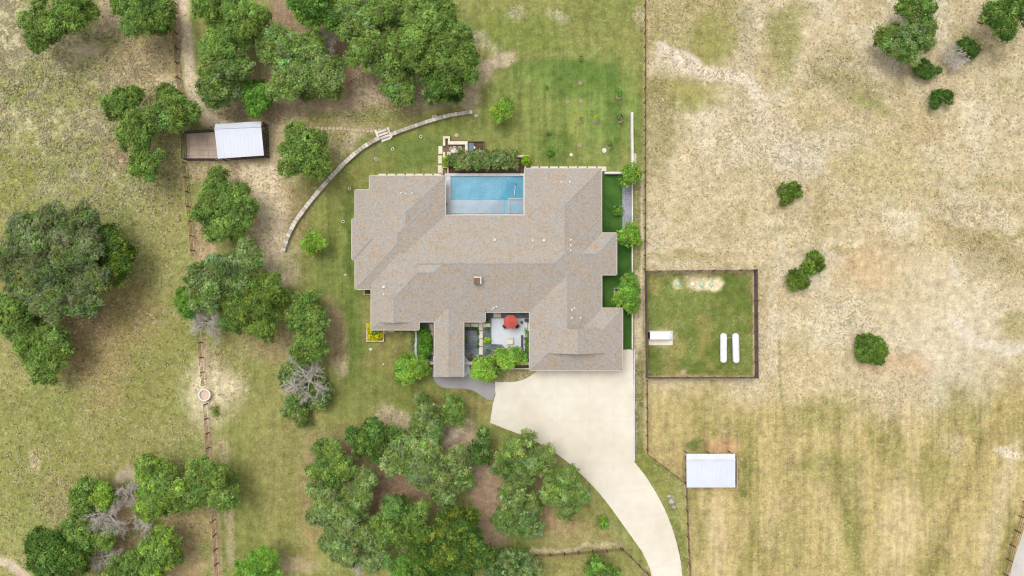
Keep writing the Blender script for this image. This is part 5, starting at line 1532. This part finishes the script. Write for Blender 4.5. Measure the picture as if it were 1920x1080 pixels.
T('shrubby oak at the bottom edge beside the driveway', [(1110, 1070, 26), (1140, 1075, 22), (1120, 1058, 14)], 4, 'oak', mixpal='green', mixshare=0.3)
# upper right
GROW[0] = 1.0; GAPS[0] = 0.12
T('oak at the top edge of the right pasture', [(1702, 8, 24), (1730, 15, 24)], 6, 'oak', mixpal='dark', mixshare=0.3)
T('forked oak in the upper right pasture', [(1672, 75, 28), (1700, 90, 28), (1725, 55, 30), (1735, 80, 18), (1655, 65, 14)], 6, 'oak', mixpal='sage', mixshare=0.35)
T('oak in the top right corner', [(1880, 35, 32), (1905, 15, 34), (1860, 30, 22), (1890, 58, 16)], 7, 'dark', mixpal='oak2', mixshare=0.4)
GB = 'shrubs dotted over the right pasture'
bush('field_shrub', 'dark shrub just right of the grey dead tree', 'shrub', [(1815, 85, 17), (1826, 92, 15), (1824, 100, 10)], 2.4, 'dark', GB)
bush('field_shrub', 'round dark shrub below the forked oak', 'shrub', [(1732, 125, 17), (1742, 133, 15), (1760, 132, 8)], 2.4, 'dark', GB)
bush('field_shrub', 'lowest dark shrub of the upper right cluster', 'shrub', [(1762, 180, 14), (1778, 178, 12), (1755, 195, 10), (1782, 190, 7)], 2.2, 'dark', GB)
bush('field_shrub', 'spreading green shrub alone in the upper pasture', 'shrub', [(1473, 355, 13), (1490, 352, 14), (1478, 370, 13), (1498, 362, 10), (1470, 380, 8)], 1.8, 'shrub', GB, density=0.8)
bush('field_shrub', 'upper of two touching shrubs in the pasture', 'shrub', [(1528, 484, 15), (1533, 496, 15), (1519, 499, 14), (1524, 508, 9), (1540, 486, 7)], 2.2, 'shrub', GB)
bush('field_shrub', 'lower of two touching shrubs in the pasture', 'shrub', [(1493, 518, 15), (1505, 527, 16), (1490, 533, 12), (1506, 514, 11), (1483, 525, 9)], 2.2, 'shrub', GB)
bush('field_shrub', 'largest round shrub alone in the right pasture', 'shrub', [(1625, 643, 18), (1646, 646, 17), (1641, 664, 20), (1622, 664, 16), (1657, 660, 12), (1650, 675, 11), (1632, 634, 9)], 2.6, 'shrub', GB)
bush('field_shrub', 'small lime shrub on the grass left of the driveway', 'shrub', [(1130, 975, 9), (1132, 985, 9)], 1.2, 'green', None)
bush('field_shrub', 'faint weed clump beside the trough', 'shrub', [(404, 768, 6), (405, 776, 5)], 0.4, 'oak2', None, density=0.5)
# garden trees
GROW[0] = 0.90; GAPS[0] = 0.0
GT = 'young garden trees'
D = lambda label, boughs, H, pal='lime', **k: tree('garden_tree', label, 'tree', boughs, H, pal, GT, leaf=0.18, clump=0.42, **k)
D('light green young tree at the right end of the curved wall', [(943, 207, 24)], 4, 'lime', density=0.9)
D('light green young tree on the lawn left of the house', [(588, 455, 25)], 4, 'lime', density=0.9)
D('lime tree at the left of the porch', [(762, 685, 27), (785, 690, 24), (760, 705, 20)], 4.5, 'lime', mixpal='green', mixshare=0.3)
D('lime tree at the lower left of the courtyard', [(905, 688, 24), (918, 697, 20), (898, 700, 16)], 4.2, 'lime', mixpal='green', mixshare=0.3)
D('lime tree inside the courtyard by the patio', [(942, 668, 20), (962, 668, 22), (975, 673, 14), (950, 680, 16)], 4.0, 'lime', mixpal='green', mixshare=0.35)
D('uppermost tree of the row along the turf', [(1181, 331, 23)], 4.0, 'green', mixpal='lime', mixshare=0.3)
D('turf tree directly below the gravel bed', [(1181, 443, 24)], 4.0, 'green', mixpal='lime', mixshare=0.3)
D('smaller one of the touching turf tree pair', [(1181, 527, 18)], 3.5, 'green', mixpal='lime', mixshare=0.2)
D('lowest and largest tree of the turf row', [(1177, 557, 28), (1163, 560, 14)], 4.2, 'green', mixpal='lime', mixshare=0.3)
GS = 'garden shrubs'
bush('garden_shrub', 'round shrub in the square turf planter', 'shrub', [(1159, 394.5, 9.5)], 1.3, 'green', GS)
bush('garden_shrub', 'bright lime bush left of the pool hedge', 'shrub', [(838, 302, 9.5)], 1.5, 'bright', GS)
bush('garden_shrub', 'bright lime bush right of the pool hedge', 'shrub', [(986, 300.5, 9.5)], 1.5, 'bright', GS)
bush('garden_shrub', 'yellow green ball shrub at the patio edge', 'shrub', [(987, 621, 4.6)], 0.9, 'bright', GS)
bush('garden_shrub', 'lime ball shrub on the courtyard gravel', 'shrub', [(913, 638, 6.5)], 1.0, 'bright', GS)
bush('garden_shrub', 'dark strip of shrubs between bench wall and house', 'shrub', [(989.5, 637, 6), (989.5, 646, 6), (989.5, 655, 5)], 1.1, 'hedge', GS)
bush('garden_shrub', 'small shrub left of the patio below the eave', 'shrub', [(914, 601, 4)], 0.6, 'hedge', GS)
bush('garden_shrub', 'small shrub below the crossing slabs', 'shrub', [(914, 618, 4)], 0.6, 'hedge', GS)
bush('garden_shrub', 'dark shrub against the porch on the gravel', 'shrub', [(874.5, 637, 5.5)], 0.8, 'oak', GS)
bush('garden_shrub', 'tiny plant on the gravel near the courtyard tree', 'shrub', [(915, 658, 2.6)], 0.4, 'hedge', GS)
bush('garden_shrub', 'tiny dark plant low on the courtyard gravel', 'shrub', [(884.5, 665, 2.2)], 0.4, 'dark', GS)
for i, (x, y, w_) in enumerate(((872, 616, 'first'), (878, 616.3, 'second'), (884, 616.3, 'third'), (890.5, 617, 'fourth'), (894.5, 618.5, 'fifth'))):
    bush('edging_plant', w_ + ' tiny dark plant from the porch below the slabs', 'plant', [(x, y, 2.6)], 0.4, 'dark', 'tiny plants along the slabs')
for i, (x, y, w_) in enumerate(((896, 625, 'upper'), (896.3, 640, 'middle'), (896.2, 650, 'lower'))):
    bush('edging_plant', w_ + ' tiny dark plant left of the slab column', 'plant', [(x, y, 2.0)], 0.35, 'dark', 'tiny plants along the slabs')
bush('clipped_hedge', 'deep green hedge left of the porch', 'hedge', [(794, 625, 12), (796, 640, 13), (796, 655, 13), (794, 668, 11), (801, 632, 9), (802, 648, 9)], 1.8, 'hedge', None, density=1.2)
bush('flower_bed', 'yellow flowers in the pink stone planter', 'flowers', [(693, 612, 7), (693.5, 622, 5.5), (695, 632, 7), (704, 634, 6), (712.5, 630, 7)], 0.9, 'gold', None, leaf=0.13, clump=0.24)
bush('flower_bed', 'green leaves in the middle of the yellow planter', 'plant', [(703, 624, 6), (710, 622, 5), (699, 617, 4)], 0.65, 'green', None, leaf=0.13, clump=0.24)
bush('garden_shrub', 'green strip of shrubs under the front left eave', 'shrub', [(725, 619, 4), (745, 619, 4), (760, 619.5, 4.5), (770, 619.5, 4)], 0.6, 'hedge', GS)
bush('garden_shrub', 'low green plants in the small side planter', 'shrub', [(688, 546, 4.5), (694, 547, 4)], 0.7, 'hedge', GS)
bush('garden_shrub', 'pale weedy plants left of the wavy edging', 'shrub', [(773, 628, 5), (773, 640, 5), (773, 652, 5), (774, 664, 4)], 0.5, 'sage', GS, density=0.5)
hb = [(850 + 11.3 * i + (i % 2) * 3, 299 + 4 * math.sin(i * 2.1), 14 + 2 * math.sin(i * 1.7)) for i in range(11)] + [(866 + 16 * i, 288 + 2 * (i % 2), 11) for i in range(7)] + [(858 + 18 * i, 312, 8) for i in range(7)]
tree('pool_hedge', 'tall feathery olive green hedge behind the pool', 'hedge', hb, 2.8, 'olive', None, leaf=0.17, clump=0.36, density=0.9, mixpal='hedge', mixshare=0.25, low=-0.5)
# saplings on the back lawn
GP = 'saplings on the back lawn'
def sapling(label, x, y, r, H, pal, ring=None):
    if ring: 
        o = ring_disc(ring[0], ring[1], ring[2], 0.02, 'mulch_ring', 'tree_ring'); tag(o, 'pale mulch ring under the ' + label, 'tree ring')
    tree('sapling', label, 'sapling', [(x, y, r)], H, pal, GP, leaf=0.12, clump=0.22, density=0.8, sub=False, low=-0.6)
sapling('yellowish sapling at the top of the back lawn', 1090, 107, 5, 0.9, 'lime')
sapling('bushy dark sapling right of centre on the lawn', 1161.5, 174.5, 7, 2.0, 'green', (1160, 182, 5.5))
sapling('thin dark sapling nearest the white wall', 1163, 220, 7, 2.0, 'oak', (1163, 225, 6))
sapling('tiny green sapling left of the yellow one', 1090, 222, 4, 1.0, 'oak', (1090.5, 226.5, 4.6))
sapling('bright yellow green sapling on the lawn', 1119, 220, 5.5, 1.6, 'bright', (1117.5, 226, 5.5))
sapling('small dark sapling above the cream disc', 1144, 271, 5, 1.4, 'hedge', (1142, 275.5, 5))
sapling('low round sapling shrub near the roof edge', 1032, 285, 8, 0.8, 'green')
sapling('faint tiny sapling above the pool hedge', 1029, 249, 5, 0.6, 'oak')
sapling('very small dark sapling on the upper lawn', 1026, 164, 3.5, 0.5, 'oak')

# dead, leafless trees
def dead_tree(label, px, py, rpx, H, seed, lean=(0, 0), dens=1.0):
    r = random.Random(seed)
    base = W(px, py, H * 0.4); base.z = 0
    R = rpx * S
    e = empty('dead_tree', base, label, 'tree', 'leafless dead trees')
    tm, bm_ = MB(), MB()
    fork = base + Vector((lean[0] * 0.3, lean[1] * 0.3, H * 0.35))
    tm.tube([base + Vector((0, 0, -0.2)), base.lerp(fork, 0.5), fork], [0.2, 0.17, 0.14], 7)
    def grow(p, d, L_, rad, depth):
        pts = [p]; cur = p.copy(); dd = d.copy()
        for k in range(3):
            dd = (dd + Vector((r.uniform(-.28, .28), r.uniform(-.28, .28), r.uniform(-.16, .2)))).normalized()
            cur = cur + dd * (L_ / 3); pts.append(cur.copy())
        (tm if depth == 0 else bm_).tube(pts, [rad, rad * 0.8, rad * 0.62, rad * 0.4], 5 if depth == 0 else 3, cap=False)
        if depth >= 3: return
        nch = (8, 7, 6)[depth]
        for k in range(int(nch * dens + 0.5)):
            t = r.uniform(0.25, 1.0)
            i = min(2, int(t * 3)); q = pts[i].lerp(pts[i + 1], t * 3 - i)
            nd = (dd * 0.8 + Vector((r.gauss(0, .6), r.gauss(0, .6), r.gauss(0.05, .35)))).normalized()
            grow(q, nd, L_ * r.uniform(0.42, 0.66), max(0.013, rad * 0.5), depth + 1)
    nb = 8
    for k in range(nb):
        a = 2 * math.pi * k / nb + r.uniform(-.4, .4)
        d = Vector((math.cos(a) + lean[0] * 0.3, math.sin(a) + lean[1] * 0.3, r.uniform(0.15, 0.7))).normalized()
        grow(fork, d, R * r.uniform(0.5, 0.75), 0.09, 0)
    tm.build('trunk', M['deadwood'], e)
    bm_.build('branches', M['deadwood'], e)
dead_tree('bare grey tree inside the upper grove', 612, 72, 32, 9.0, 3)
dead_tree('bare grey tree straddling the left fence', 397, 605, 38, 7.0, 5)
dead_tree('large bleached dead tree left of the front lawn', 580, 714, 52, 6.5, 8)
dead_tree('pale dead tree in the upper right pasture', 1787, 108, 26, 4, 13)
dead_tree('pale dead tree with crooked limbs in the bottom left clump', 203, 968, 44, 7.5, 21)
dead_tree('grey dead tree at the bottom left beside the dark oak', 190, 1045, 36, 7.5, 34, dens=0.9)
dead_tree('small grey dead bush in the bottom left clump', 272, 985, 26, 4.5, 55)
dead_tree('grey brush between the lime oak and bright oak', 240, 922, 26, 6.5, 56)
dead_tree('spiky dead bush at the bottom of the middle grove', 667, 1050, 26, 7.5, 89)
dead_tree('thin dead branches beside the driveway oaks', 985, 870, 22, 6.5, 90, dens=0.7)

# loose rocks
def rock(label, x, y, r, h, seed, mt='rock', group='loose pale rocks'):
    rr = random.Random(seed)
    p = W(x, y); mb = MB()
    prof = []
    n_ = 9
    vs, fs = [], []
    for j, (k, z) in enumerate(((1.0, -0.05), (0.95, h * 0.5), (0.55, h))):
        for i in range(n_):
            a = 2 * math.pi * i / n_
            q = r * S * k * rr.uniform(0.75, 1.15)
            vs.append((p.x + q * math.cos(a), p.y + q * math.sin(a) * 0.8, z * rr.uniform(0.8, 1.2)))
    for j in range(2):
        for i in range(n_): fs.append((j * n_ + i, j * n_ + (i + 1) % n_, (j + 1) * n_ + (i + 1) % n_, (j + 1) * n_ + i))
    fs.append(tuple(2 * n_ + i for i in range(n_)))
    mb.add(vs, fs)
    tag(mb.build('rock', M[mt]), label, 'rock', group)
rock('larger grey rock between driveway and pasture fence', 1259, 940, 7, 0.35, 1)
rock('smaller grey rock just below the larger one by the driveway', 1264, 950, 5, 0.3, 2)
rock('upper small grey rock left of the white shed fence', 1254, 930, 4, 0.25, 3)
rock('pale sandstone rock on the lawn behind the lounge', 857, 254, 5, 0.25, 4, 'flag')
rock('white stone on the front lawn left of the lime tree', 718.5, 683, 2.4, 0.2, 5, 'stone_pale')
rock('flat cream stone on the lawn below the yellow planter', 695, 655, 3.2, 0.06, 6, 'stone_pale')
rock('brown boulder left of the huge dark oak', 756, 1028, 8, 0.5, 7, 'flag')
rock('pale stone at the lower end of the left wing', 648, 515, 2.5, 0.1, 8, 'stone_pale')
rock('pale rock at the end of the curved wall', 893, 217, 4, 0.25, 9, 'stone_pale')
